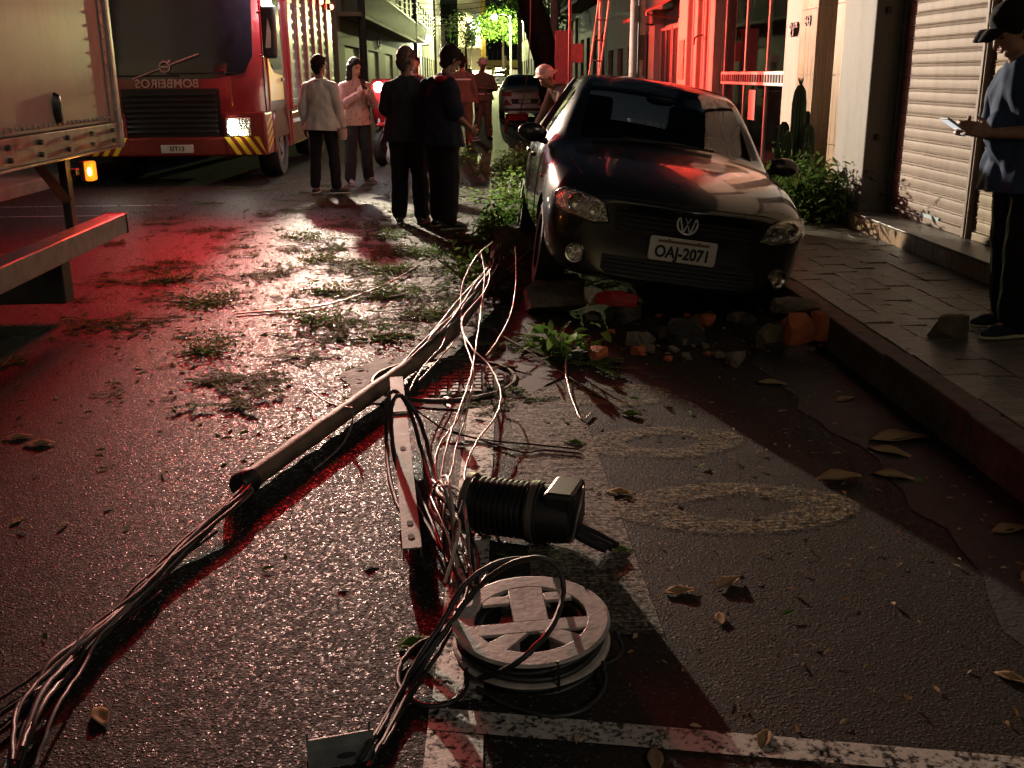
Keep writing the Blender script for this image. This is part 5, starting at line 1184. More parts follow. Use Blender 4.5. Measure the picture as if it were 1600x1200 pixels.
CB = {
'bundle': [(0.12, 8.3, 0.1), (0.06, 7.1, 0.14), (-0.03, 6.55, 0.15), (-0.13, 5.95, 0.13), (-0.205, 5.52, 0.11), (-0.33, 5.12, 0.1), (-0.46, 4.72, 0.075), (-0.66, 4.12, 0.052), (-0.86, 3.53, 0.05), (-0.848, 3.349, 0.05), (-0.948, 3.012, 0.03), (-1.013, 2.697, 0.02), (-1.054, 2.453, 0.02), (-1.061, 2.271, 0.02), (-1.049, 2.086, 0.02), (-1.025, 1.892, 0.02)],
'left1': [(-0.869, 3.294, 0.05), (-0.945, 2.995, 0.02), (-1.007, 2.65, 0.015), (-1.071, 2.357, 0.012), (-1.183, 2.103, 0.012)],
'left2': [(-0.89, 3.105, 0.03), (-1.006, 2.795, 0.02), (-1.078, 2.517, 0.012), (-1.166, 2.274, 0.012), (-1.213, 2.167, 0.012)],
'left3': [(-0.962, 2.714, 0.02), (-1.041, 2.51, 0.015), (-1.091, 2.285, 0.012), (-1.119, 2.125, 0.012), (-1.15, 2.029, 0.012)],
'd1': [(-0.019, 6.662, 0.34), (-0.0, 6.302, 0.26), (-0.022, 5.838, 0.16), (-0.049, 5.073, 0.13), (-0.073, 4.532, 0.12), (-0.113, 4.033, 0.13), (-0.148, 3.649, 0.13), (-0.164, 3.401, 0.1), (-0.154, 3.217, 0.08)],
'd2': [(-0.028, 6.598, 0.33), (0.032, 6.407, 0.26), (-0.002, 6.101, 0.2), (-0.129, 5.563, 0.15), (-0.077, 4.999, 0.15), (0.017, 4.721, 0.12), (0.063, 4.37, 0.1), (0.038, 4.09, 0.08), (-0.041, 3.78, 0.08), (-0.08, 3.509, 0.08), (-0.08, 3.218, 0.09)],
'd3': [(0.226, 7.396, 0.26), (0.197, 6.387, 0.2), (0.147, 5.748, 0.14), (0.066, 5.316, 0.1), (0.003, 5.14, 0.06)],
'd4': [(0.061, 7.108, 0.34), (-0.048, 6.541, 0.34), (-0.131, 6.207, 0.24), (-0.141, 5.846, 0.16), (-0.111, 5.248, 0.12), (-0.06, 4.727, 0.11), (-0.066, 4.364, 0.11)],
'd5': [(-0.066, 4.364, 0.11), (-0.119, 3.939, 0.12), (-0.177, 3.733, 0.1), (-0.194, 3.554, 0.09), (-0.177, 3.36, 0.08), (-0.156, 3.164, 0.08)],
'd6': [(-0.066, 4.345, 0.11), (-0.094, 3.956, 0.1), (-0.121, 3.686, 0.09), (-0.131, 3.48, 0.08), (-0.166, 3.297, 0.07)],
'd7': [(-0.197, 5.779, 0.1), (-0.227, 5.122, 0.12), (-0.277, 4.913, 0.11), (-0.327, 4.58, 0.11), (-0.34, 4.347, 0.12)],
'd8': [(-0.136, 5.47, 0.1), (-0.195, 5.131, 0.1), (-0.255, 4.83, 0.1), (-0.309, 4.527, 0.11)],
'e1': [(-0.187, 2.801, 0.03), (-0.255, 3.032, 0.05), (-0.34, 3.363, 0.07), (-0.384, 3.689, 0.12), (-0.387, 3.835, 0.24), (-0.359, 3.879, 0.26), (-0.308, 3.892, 0.18), (-0.242, 3.642, 0.07), (-0.169, 3.21, 0.06), (-0.121, 3.026, 0.05)],
'e2': [(-0.148, 2.909, 0.04), (-0.245, 3.214, 0.06), (-0.339, 3.535, 0.1), (-0.368, 3.774, 0.22), (-0.338, 3.859, 0.25), (-0.267, 3.83, 0.16), (-0.207, 3.573, 0.07), (-0.153, 3.183, 0.06)],
'e3': [(-0.124, 2.801, 0.05), (-0.205, 3.181, 0.05), (-0.287, 3.506, 0.06), (-0.34, 3.686, 0.12)],
'f1': [(-0.322, 4.082, 0.14), (-0.248, 4.152, 0.05), (-0.151, 4.068, 0.02), (0.01, 3.979, 0.012), (0.179, 3.925, 0.012), (0.369, 3.856, 0.012)],
'f2': [(-0.164, 4.064, 0.03), (-0.004, 3.965, 0.012), (0.137, 3.838, 0.012), (0.227, 3.855, 0.012), (0.365, 3.812, 0.012)],
'f3': [(-0.861, 4.705, 0.05), (-0.775, 4.486, 0.06), (-0.678, 4.317, 0.07), (-0.569, 4.166, 0.1)],
'f4': [(-0.562, 4.118, 0.11), (-0.568, 4.045, 0.05), (-0.602, 3.925, 0.01), (-0.669, 3.688, 0.008)],
'h1': [(-0.272, 1.905, 0.012), (-0.224, 2.089, 0.012), (-0.173, 2.276, 0.03), (-0.109, 2.358, 0.09), (-0.042, 2.395, 0.17), (0.042, 2.379, 0.25), (0.123, 2.362, 0.28), (0.175, 2.362, 0.25), (0.186, 2.329, 0.2), (0.149, 2.21, 0.17), (0.072, 2.119, 0.14), (0.012, 2.171, 0.07), (-0.028, 2.213, 0.03)],
'h2': [(-0.295, 1.927, 0.012), (-0.241, 2.115, 0.012), (-0.189, 2.276, 0.04), (-0.126, 2.358, 0.1), (-0.067, 2.412, 0.18), (0.018, 2.457, 0.22), (0.114, 2.519, 0.2), (0.196, 2.687, 0.1)],
'h3': [(-0.111, 2.394, 0.06), (-0.196, 2.384, 0.02), (-0.234, 2.296, 0.01), (-0.22, 2.196, 0.01), (-0.166, 2.138, 0.008), (-0.105, 2.141, 0.008), (-0.066, 2.195, 0.01), (-0.06, 2.257, 0.03)],
'h4': [(0.282, 2.256, 0.04), (0.277, 2.186, 0.012), (0.224, 2.107, 0.008), (0.146, 2.082, 0.006), (0.049, 2.125, 0.006), (-0.036, 2.187, 0.02)],
'h5': [(0.328, 2.392, 0.05), (0.343, 2.346, 0.02), (0.309, 2.303, 0.01), (0.245, 2.244, 0.03)],
'h6': [(-0.262, 2.017, 0.012), (-0.203, 2.236, 0.02), (-0.126, 2.344, 0.08), (-0.052, 2.453, 0.12), (-0.009, 2.617, 0.1)],
'h7': [(-0.244, 1.981, 0.012), (-0.185, 2.201, 0.015), (-0.102, 2.376, 0.07), (-0.054, 2.619, 0.1), (-0.086, 2.868, 0.08)],
'b1': [(-0.513, 8.001, 0.02), (-0.648, 7.483, 0.02), (-0.774, 7.093, 0.02), (-1.08, 6.597, 0.015), (-1.581, 6.419, 0.012)],
'b2': [(0.651, 6.928, 0.02), (0.41, 5.717, 0.03), (0.428, 4.841, 0.02), (0.408, 4.278, 0.01)],
'b3': [(0.44, 5.394, 0.02), (0.396, 4.843, 0.02), (0.409, 4.26, 0.01), (0.469, 4.319, 0.01)],
'b4': [(-0.226, 6.036, 0.02), (0.081, 5.855, 0.02), (0.33, 5.612, 0.02), (0.51, 5.39, 0.02)],
'b5': [(0.006, 5.94, 0.02), (0.213, 5.408, 0.02), (0.414, 4.869, 0.012), (0.648, 4.271, 0.008)],
}
def cable(key, r, mat, label, group, jit=0.0, n=8):
    pts = [Vector(p) for p in CB[key]]
    if jit:
        o = Vector((random.uniform(-jit, jit), random.uniform(-jit, jit), 0)); wd = [(.35 if key == 'bundle' and i in (6, 7, 8) else (2.2 if key == 'bundle' and i < 5 else (1.0+.28*max(0, i-9) if key == 'bundle' else 1.0))) for i in range(len(pts))]
        pts = [p+wd[i]*(o*(.6+.4*math.sin(i*1.3+jit*99))+Vector((random.uniform(-jit, jit)*.5, random.uniform(-jit, jit)*.5, random.uniform(0, jit*.8)))) for i, p in enumerate(pts)]
    b = MB(); P = cat_rom(pts, n)
    for p in P: p.z = max(p.z, r+.001)
    for i, p in enumerate(P): p += Vector((math.sin(i*1.7+r*900), math.cos(i*2.3+r*700), 0))*.0009*(1+math.sin(i*.6))
    b.tube(P, r, 7); o = b.build('cable', mat, None, 60)
    return tag(o, label, 'cable', group)
for k in range(9):
    cable('bundle', (.0075, .006, .009, .006, .005, .0085, .006, .007, .005)[k], MT['wire_black' if k % 4 else 'wire_grey'], ('long black cable in the bundle along the fallen pole towards the lower left corner' if k % 4 else 'greyish cable in the bundle running from the pole end to the lower left corner'), 'cables bundled along the fallen pole', .022)
for k, r in (('left1', .006), ('left2', .005), ('left3', .006)): cable(k, r, MT['wire_black'], 'thin black cable straying from the bundle towards the left edge', 'stray cables at the lower left', .004)
lab = {'d1': 'pale wire hanging straight down from the broken branches to the splice box', 'd2': 'pale wire with a wide bow to the right of the manhole', 'd3': 'short pale wire looped beside the car wheel', 'd4': 'pale wire arching over the broken branches',
       'd5': 'pale wire bowed left beside the steel crossarm', 'd6': 'short pale wire between the tie and the splice box', 'd7': 'pale twig-like wire above the pole near the manhole', 'd8': 'second pale wire lying along the pole at the manhole'}
for k in lab: cable(k, .0042 if k in ('d1', 'd2', 'd5', 'd4') else .0035, MT['wire_pale'], lab[k], 'pale wires hanging from the branches')
lab = {'e1': 'thick black cable looped over the top of the steel crossarm', 'e2': 'second black cable looped over the crossarm top', 'e3': 'short black cable along the right of the crossarm', 'f1': 'thin black cable running right from the crossarm across the bay', 'f2': 'thin black cable kinked beside the other across the bay',
       'f3': 'short black cable curling up left of the pole', 'f4': 'thin wire hanging off the pole onto the road'}
for k in lab: cable(k, .0085 if k in ('e1', 'e2') else (.006 if k == 'e3' else .0038), MT['wire_black'] if k != 'f4' else MT['wire_grey'], lab[k], 'black cables around the crossarm')
lab = {'h1': 'thick black cable arching high over the reel', 'h2': 'black cable passing behind the reel rim', 'h3': 'black cable loop on the road left of the reel', 'h4': 'black cable loop on the road in front of the reel', 'h5': 'small black cable loop at the right of the reel', 'h6': 'black cable running from the reel to the metal bracket', 'h7': 'thin black cable beside the reel leading to the bracket'}
for k in lab: cable(k, .0075 if k in ('h1', 'h2', 'h3', 'h4') else .0055, MT['wire_black'], lab[k], 'black cables around the reel')
# frayed wire tangle joining the splice box and reel
for k in range(13):
    a = Vector((-.16+random.uniform(-.05, .05), 3.30+random.uniform(-.08, .1), .05+random.uniform(0, .09))); e = Vector((-.09+random.uniform(-.05, .06), 2.62+random.uniform(-.08, .12), .03+random.uniform(0, .05)))
    m1 = lerp(a, e, .33)+Vector((random.uniform(-.06, .04), 0, random.uniform(0, .12))); m2 = lerp(a, e, .66)+Vector((random.uniform(-.05, .05), 0, random.uniform(-.0, .08)))
    b = MB(); b.tube(cat_rom([a, m1, m2, e], 6), random.choice((.003, .0045, .0055)), 6)
    tag(b.build('cable', (MT['wire_pale'], MT['wire_black'], MT['wire_grey'], MT['wire_black'])[k % 4], None, 60), 'frayed wire in the tangle beside the black splice box', 'cable', 'tangled wires beside the splice box')
# steel crossarm: a U channel with bolt holes
cr = thing('steel_crossarm', 'long galvanised steel channel lying beside the pole, far end raised', 'crossarm', (-.235, 2.86, .03), (R(3.6), 0, R(6.2)))
b = MB(); L_ = 1.54
b.box(-.029, .029, 0, L_, .040, .046); b.box(-.029, -.024, 0.0, L_, 0, .0395); b.box(.024, .029, 0.0, L_, 0, .0395); b.build('channel', M('dull_zinc', (.11, .12, .11), .62, .3, var=.35, vs=14, bump=.15), cr)
for y in (.07, .16, .75, 1.3):
    q = MB(); q.lathe([(0, .0475), (.011, .0475)], 14); o = q.build('bolt_hole', MT['cabin'], cr); o.location = (0, y, 0); o.scale = (1, 1.5, 1)
q = MB(); q.tube([(-.038, L_*.72, .03), (-.038, L_*.72, .05), (.038, L_*.72, .05), (.038, L_*.72, .03)], .004, 6); q.build('wire_tie', MT['wire_black'], cr)
# wire tie where the pale wires cross
q = MB(); q.lathe([(.018, -.03), (.024, 0), (.018, .03)], 12); o = q.build('wire_clamp', MT['wire_grey'], None, 40); o.location = (-.17, 4.24, .10); o.rotation_euler = (R(80), 0, R(20)); tag(o, 'small grey clamp gripping the pale wires above the bay line', 'clamp')
# splice closure
sp = thing('splice_closure', 'black ribbed cable splice box lying behind the reel', 'splice box', (-.06, 3.12, .105), (R(90), 0, R(70)))
# local z = axis
q = MB(); prof = [(0, -.02), (.07, -.02), (.085, 0), (.088, .02)]
for k in range(9): z = .03+k*.019; prof += [(.084, z), (.084, z+.005), (.094, z+.008), (.094, z+.014), (.084, z+.0165)]
prof += [(.09, .205), (.1, .21), (.1, .245), (.094, .25), (.092, .31), (.086, .35), (.06, .372), (0, .375)]
q.lathe(prof, 36); q.build('housing', MT['black_plastic'], sp, 40)
for z in (.005, .228): q = MB(); q.lathe([(.098, z-.012), (.103, z-.009), (.103, z+.009), (.098, z+.012)], 36); q.build('band', M('grey_band', (.09, .075, .06), .4), sp, 40)
bx('end_block', MT['black_plastic'], -.075, .09, -.04, .10, .27, .37, sp, .014)
for k in range(3):
    q = MB(); q.tube(cat_rom([(-.02+.03*k, -.05, .36), (-.03+.035*k, -.07, .42), (-.03+.02*k, -.085, .47+.012*k)], 4), .013, 8); q.build('cable_tail', MT['rubber'], sp, 60)
q = MB(); q.tube([(.10, -.06, .03), (.10, -.09, .03), (.10, -.09, .16), (.10, -.05, .16), (.10, -.05, .19)], .008, 6); q.tube([(.10, -.05, .19), (.13, .02, .205)], .005, 6); q.build('hanger', MT['steel'], sp, 60)
q = MB(); q.tube(cat_rom([(.05, .08, .37), (.0, .10, .385), (-.07, .04, .385), (-.08, -.05, .37)], 5), .004, 6); q.build('wire_loop', MT['wire_grey'], sp, 60)
# cable reel / storage cross
rl = thing('cable_reel', 'pale grey plastic cable reel with cut-out spokes lying on coiled black cable', 'cable reel', (.108, 2.37, 0), (R(4), R(-2), R(4)))
MT['reel'] = M('reel_plastic', (.36, .32, .29), .5, var=.45, vs=14, bump=.3, bs=60)
def annulus_sector(b, r0, r1, a0, a1, z0, z1, n=8):
    pts = [(r1*math.cos(a), r1*math.sin(a)) for a in np.linspace(a0, a1, n)]+[(r0*math.cos(a), r0*math.sin(a)) for a in np.linspace(a1, a0, n)]; b.prism(pts, z0, z1)
for z, nm_ in ((.104, 'upper_flange'), (.042, 'lower_flange')):
    b = MB(); b.lathe([(.148, z-.004), (.198, z-.004), (.206, z), (.206, z+.004), (.198, z+.007), (.148, z+.007), (.148, z-.004)], 64)
    b.box(-.147, .147, -.062, -.014, z-.003, z+.0065); b.box(-.046, .046, -.0135, .15, z-.003, z+.0065); b.box(-.12, -.0465, .075, .112, z-.003, z+.0065); b.box(.0465, .12, .075, .112, z-.003, z+.0065)
    for sx in (-1, 1): b.prism([(sx*.010, -.0625), (sx*.072, -.0625), (sx*.135, -.102), (sx*.088, -.142)][::sx], z-.003, z+.0064)
    b.build(nm_, MT['reel'], rl, 20, .002)
b = MB(); b.cyl((0, 0, .02), (0, 0, .100), .08, None, 28); b.build('drum', MT['black_plastic'], rl, 40)
for k in range(6):
    a = R(90+60*k); b = MB(); b.box(.07, .15, -.004, .004, .05, .099, 0, Matrix.Rotation(a+R(30), 4, 'Z')); b.build('rib', MT['reel'], rl)
b = MB()
for z, rr in ((.010, (.13, .15, .17, .188)), (.026, (.14, .16, .18)), (.060, (.13, .15, .17, .186)), (.075, (.14, .16, .18)), (.088, (.13, .15, .172))):
    for r_ in rr:
        ph = random.uniform(0, 6); b.tube([(r_*math.cos(a)+.004*math.sin(3*a+ph), r_*math.sin(a)+.004*math.cos(2*a+ph), z+.004*math.sin(2*a+ph)) for a in np.linspace(0, 2*math.pi, 41)], .0082, 7, caps=False)
b.build('coiled_cable', MT['wire_black'], rl, 60)
for a in (R(-78), R(160), R(35)):
    b = MB(); b.tube([(.2*math.cos(a), .2*math.sin(a), .113), (.21*math.cos(a), .21*math.sin(a), .09), (.205*math.cos(a), .205*math.sin(a), .03)], .004, 6); b.build('cable_tie', MT['black_plastic'], rl, 60)
# folded galvanised bracket at the bottom edge
br = thing('steel_bracket', 'small folded galvanised bracket with a slot lying at the bottom edge', 'bracket', (-.335, 1.955, .004), (0, 0, R(14)))
b = MB(); b.prism([(-.075, -.03), (.075, -.03), (.075, .035), (-.075, .035)], .0, .004); b.build('base', MT['steel'], br)
b = MB(); b.box(-.075, .075, .030, .034, .004, .036); b.build('fold', MT['steel'], br)
b = MB(); b.tube([(-.072, .034, .036), (-.072, .03, .052)], .003, 6); b.tube([(.066, .034, .036), (.068, .03, .06)], .003, 6); b.build('prong', MT['steel'], br)
b = MB(); b.lathe([(0, .0048), (.014, .0048)], 14); o = b.build('slot', MT['cabin'], br); o.scale = (1.6, .8, 1); o.location = (.01, -.002, 0)

# ================================================================== rubble and bricks
MT['concrete'] = M('broken_concrete', (.13, .105, .075), .9, var=.35, vs=9, bump=.7, bs=40, rnd=.2, bd=.01)
MT['brick'] = M('broken_brick', (.36, .10, .035), .85, var=.3, vs=8, bump=.5, bs=50, rnd=.1)
MT['mortar_dark'] = M('dark_lump', (.03, .028, .026), .85, var=.4, vs=8, bump=.5, bs=40)
def lump(sx, sy, sz, seed, cutn=10):
    r_ = random.Random(seed); bm = bmesh.new(); bmesh.ops.create_cube(bm, size=1)
    for _ in range(cutn):
        n = Vector((r_.uniform(-1, 1), r_.uniform(-1, 1), r_.uniform(-.6, 1))).normalized(); dd = r_.uniform(.40, .58)
        g = bmesh.ops.bisect_plane(bm, geom=bm.verts[:]+bm.edges[:]+bm.faces[:], plane_co=n*dd, plane_no=n, clear_outer=True)
        ed = [x for x in g['geom_cut'] if isinstance(x, bmesh.types.BMEdge)]
        if ed:
            try: bmesh.ops.contextual_create(bm, geom=ed)
            except Exception: pass
    bmesh.ops.triangulate(bm, faces=bm.faces); bmesh.ops.subdivide_edges(bm, edges=[e for e in bm.edges if e.calc_length() > .3], cuts=1); bmesh.ops.triangulate(bm, faces=bm.faces)
    for v in bm.verts: v.co += Vector((r_.uniform(-1, 1), r_.uniform(-1, 1), r_.uniform(-1, 1)))*.025
    for _ in range(2):
        bmesh.ops.subdivide_edges(bm, edges=[e for e in bm.edges if e.calc_length() > .13], cuts=1); bmesh.ops.triangulate(bm, faces=[q for q in bm.faces if len(q.verts) > 3])
        for v in bm.verts: v.co += Vector((r_.uniform(-1, 1), r_.uniform(-1, 1), r_.uniform(-1, 1)))*.008
    zm = min(v.co.z for v in bm.verts)
    me = bpy.data.meshes.new('rubble')
    for v in bm.verts: v.co = Vector((v.co.x*sx, v.co.y*sy, (v.co.z-zm)*sz))
    bm.to_mesh(me); bm.free(); return me
def rub(label, mat, loc, size, seed, rz=0, rx=0, group=None, name='rubble_block', cat='rubble', cutn=10):
    me = lump(*size, seed, cutn); me.materials.append(mat); o = link(bpy.data.objects.new(name, me)); o.location = loc; o.rotation_euler = (rx, 0, rz); return tag(o, label, cat, group)
rub('broken orange brick leaning at the kerb in front of the car', MT['brick'], (1.68, 5.30, .06), (.15, .08, .16), 3, R(12), R(12), None, 'brick', 'brick', 5)
rub('smaller orange brick shard beside the large one at the kerb', MT['brick'], (1.80, 5.33, .07), (.09, .07, .15), 4, R(-8), R(10), None, 'brick', 'brick', 5)
rub('flat concrete chunk lying on top of the orange brick', MT['concrete'], (1.70, 5.45, .20), (.24, .13, .07), 5, R(8))
rub('concrete chunk under the orange brick by the kerb', MT['concrete'], (1.57, 5.42, 0), (.15, .14, .13), 6, R(30))
rub('dark lump of rubble lying under the number plate', MT['mortar_dark'], (1.12, 5.55, 0), (.2, .16, .12), 8, R(10))
rub('brown stone block on the pavement near the shoes of the man in the cap', MT['concrete'], (2.30, 4.90, .172), (.16, .11, .12), 11, R(20), 0, None, 'stone_block', 'stone')
rub('large concrete lump jammed under the raised front wheel', MT['concrete'], (.44, 6.45, 0), (.36, .4, .19), 21, R(5))
rub('concrete lump under the raised rear wheel of the black car', MT['concrete'], (.30, 8.95, 0), (.4, .5, .19), 22, R(5))
rub('pale rounded stone showing beside the raised front wheel', M('pale_stone', (.42, .38, .30), .7, var=.2, bump=.3), (.66, 6.05, .12), (.12, .1, .10), 23, R(0))
rub('pile of rubble under the middle of the car front', MT['concrete'], (.85, 6.15, 0), (.22, .16, .09), 24, R(15))
rub('red plastic fragment under the car beside the front wheel', M('red_fragment', (.30, .01, .012), .35), (.78, 5.95, .14), (.26, .1, .08), 25, R(-14))
rs = random.Random(5)
for k in range(64):
    x = rs.uniform(.45, 1.85); y = rs.uniform(5.15, 6.3)-.25*(1.85-x) + .1; s_ = rs.choice((.02, .03, .035, .05, .07, .09))
    rub('loose rubble fragment scattered under the front of the black car', (MT['concrete'], MT['mortar_dark'], MT['concrete'], MT['concrete'], MT['brick'])[k % 5] if k % 9 else MT['brick'], (x, y, 0), (s_*1.3, s_, s_*.7), 40+k, rs.uniform(0, 6), 0, 'rubble fragments under the car')

# ================================================================== leaves and branches on the road
def leafmat(name, cols, rough=.5):
    m, nt, b = nm(name); L = nt.links.new; g = nt.nodes.new('ShaderNodeNewGeometry'); r = nt.nodes.new('ShaderNodeValToRGB'); e = r.color_ramp.elements
    while len(e) < len(cols): e.new(.5)
    for i, (el, c) in enumerate(zip(e, cols)): el.position = i/(len(cols)-1); el.color = (*c, 1)
    L(g.outputs['Random Per Island'], r.inputs[0]); L(r.outputs[0], b.inputs['Base Color']); b.inputs['Roughness'].default_value = rough+.2; b.inputs['Specular IOR Level'].default_value = .06
    t = nd(nt, 'ShaderNodeBsdfTranslucent'); L(r.outputs[0], t.inputs[0]); mx = nd(nt, 'ShaderNodeMixShader'); mx.inputs[0].default_value = .3; out = nt.nodes['Material Output']
    L(b.outputs[0], mx.inputs[1]); L(t.outputs[0], mx.inputs[2]); L(mx.outputs[0], out.inputs[0]); return m
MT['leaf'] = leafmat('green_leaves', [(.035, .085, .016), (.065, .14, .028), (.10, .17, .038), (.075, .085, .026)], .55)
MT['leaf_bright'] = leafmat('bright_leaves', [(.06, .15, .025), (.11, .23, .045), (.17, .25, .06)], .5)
MT['leaf_dry'] = leafmat('dry_leaves', [(.26, .13, .05), (.34, .22, .11), (.42, .33, .22)], .6)
MT['twig'] = M('twig_bark', (.10, .075, .05), .8, var=.3, vs=30)
def leaf_geo(v, f, p, d, n, l, w, bend=.15):
    """one pointed leaf: four quads folded along the midrib, bent down"""
    d = d.normalized(); s_ = d.cross(n).normalized(); n = s_.cross(d); b = len(v)
    for t, ww in ((0, .12), (.35, 1.0), (.72, .72), (1, .03)):
        c = p+d*l*t-n*bend*l*t*t
        v += [c-s_*w*.5*ww+n*w*.16*ww, c, c+s_*w*.5*ww+n*w*.16*ww]
    for i in range(3):
        o = b+3*i; f += [(o, o+1, o+4, o+3), (o+1, o+2, o+5, o+4)]
def frond(rs, length, leaflets, lw, z0=.01, spread=.5):
    v, f = [], []; P = []; a = 0; p = Vector((0, 0, z0)); ang = rs.uniform(-.3, .3)
    for i in range(7): P.append(p.copy()); ang += rs.uniform(-.25, .25); p = p+Vector((math.cos(ang), math.sin(ang), rs.uniform(-.1, .14)))*length/6; p.z = max(.004, p.z)
    for k in range(leaflets):
        t = (k+.5)/leaflets*6; i = min(5, int(t)); c = P[i].lerp(P[i+1], t-i); dr = P[i+1]-P[i]; sgn = 1 if k % 2 else -1
        dd = dr.normalized()*.5+dr.normalized().cross(Vector((0, 0, 1)))*sgn+Vector((0, 0, rs.uniform(-.05, .5)))
        leaf_geo(v, f, c, dd, Vector((rs.uniform(-.4, .4), rs.uniform(-.4, .4), 1)), lw*rs.uniform(1.5, 2.6), lw, .2)
    return v, f, P
def sprig_mesh(rs, kind):
    V, Fs, mi = [], [], []
    for j in range(kind[0]):
        v, f, P = frond(rs, kind[1]*rs.uniform(.7, 1.2), kind[2], kind[3]); m = Matrix.Rotation(rs.uniform(0, 6.28), 4, 'Z')
        m = Matrix.Translation((rs.uniform(-.1, .1), rs.uniform(-.045, .045), rs.uniform(0, .012))) @ m; b = len(V)
        V += [m @ p for p in v]; Fs += [tuple(b+i for i in q) for q in f]; mi += [0]*len(f)
        t = MB(); t.tube([m @ p for p in P], .0022, 4); b = len(V); V += t.v; Fs += [tuple(b+i for i in q) for q in t.f]; mi += [1]*len(t.f)
    for p in V: p.z = max(p.z, .002)
    me = bpy.data.meshes.new('sprig'); me.from_pydata(V, [], Fs); me.materials.append(MT['leaf']); me.materials.append(MT['twig']); me.polygons.foreach_set('material_index', mi); me.update(); return me
rs = random.Random(12)
sprigs = [sprig_mesh(rs, k) for k in ((6, .12, 20, .011), (9, .16, 24, .011), (12, .18, 26, .011), (3, .26, 34, .011), (14, .22, 24, .011), (5, .10, 16, .012))]
def dens(x, y):   # where the twigs lie: a drift from the lorry across to the men
    a = math.exp(-((x+1.25)/1.35)**2-((y-7.4)/2.5)**2); b = .8*math.exp(-((x+.55)/.8)**2-((y-9.3)/2.2)**2); c = .35*math.exp(-((x+1.5)/2)**2-((y-12)/3)**2); return a+b+c
spots = []
while len(spots) < 290:
    x, y = rs.uniform(-4, 1), rs.uniform(4.2, 15)
    if rs.random() < dens(x, y): spots.append((x, y))
for x, y in spots:
    o = share('leafy_sprig', rs.choice(sprigs)); o.location = (x, y, .0); o.rotation_euler = (0, 0, rs.gauss(0, .5)+rs.choice((0, 3.14))); s_ = rs.choice((.35, .45, .55, .7, .9, 1.1, 1.35)); o.scale = (s_, s_, s_*rs.uniform(.5, .8))
    tag(o, 'green sprig of small leaves lying flat on the open road', 'leaf sprig', 'leaf sprigs strewn over the road')
V, Fs = [], []
for k in range(3600):
    while True:
        x, y = rs.uniform(-4.5, 1.8), rs.uniform(2.2, 16)
        if rs.random() < dens(x, y)*.9+.035: break
    a = rs.uniform(0, 6.28); l = rs.uniform(.02, .055)
    leaf_geo(V, Fs, Vector((x, y, rs.uniform(.002, .012))), Vector((math.cos(a), math.sin(a), rs.uniform(-.02, .25))), Vector((rs.uniform(-.5, .5), rs.uniform(-.5, .5), 1)), l, l*.42, rs.uniform(0, .3))
for p in V: p.z = max(p.z, .003)
tag(mesh_obj('leaf_litter', V, Fs, MT['leaf'], None, 60), 'countless small green leaves strewn over the asphalt', None, None, 'stuff')
V, Fs = [], []
for k in range(500):
    x, y = (rs.uniform(.1, 1.8), rs.uniform(2, 5.6)) if k % 3 else (rs.uniform(1.9, 3.1), rs.uniform(3.5, 9))
    z = .002 if x < 1.87 else .185; a = rs.uniform(0, 6.28); l = rs.uniform(.012, .035)
    leaf_geo(V, Fs, Vector((x, y, z+rs.uniform(.002, .01))), Vector((math.cos(a), math.sin(a), rs.uniform(0, .4))), Vector((rs.uniform(-.6, .6), rs.uniform(-.6, .6), 1)), l, l*.4, rs.uniform(0, .5))
tag(mesh_obj('dry_litter', V, Fs, MT['leaf_dry'], None, 60), 'bits of dry leaf and twig on the parking bay and pavement', None, None, 'stuff')
def big_leaf(label, x, y, l, a, mat, z=.004, curl=.35, w=.45):
    v, f = [], []; d = Vector((math.cos(a), math.sin(a), .05)); n = Vector((0, 0, 1)); s_ = d.cross(n).normalized()
    N, K = 9, 5
    for i in range(N):
        t = i/(N-1); ww = math.sin(math.pi*min(1, t*.92+.06))**.8*w*l*.5
        for k in range(K):
            u = (k-(K-1)/2)/((K-1)/2); p = Vector((x, y, z))+d*l*(t-.5)+s_*ww*u; p.z = z+abs(u)**1.6*ww*(.25+curl)+.02*l*math.sin(t*9+u*2)+curl*l*.35*(t-.4)**2; v.append(p)
    f = [(i*K+k, i*K+k+1, (i+1)*K+k+1, (i+1)*K+k) for i in range(N-1) for k in range(K-1)]
    o = mesh_obj('fallen_leaf', v, f, mat, None, 60); sm = o.modifiers.new('t', 'SOLIDIFY'); sm.thickness = .0012
    return tag(o, label, 'leaf')
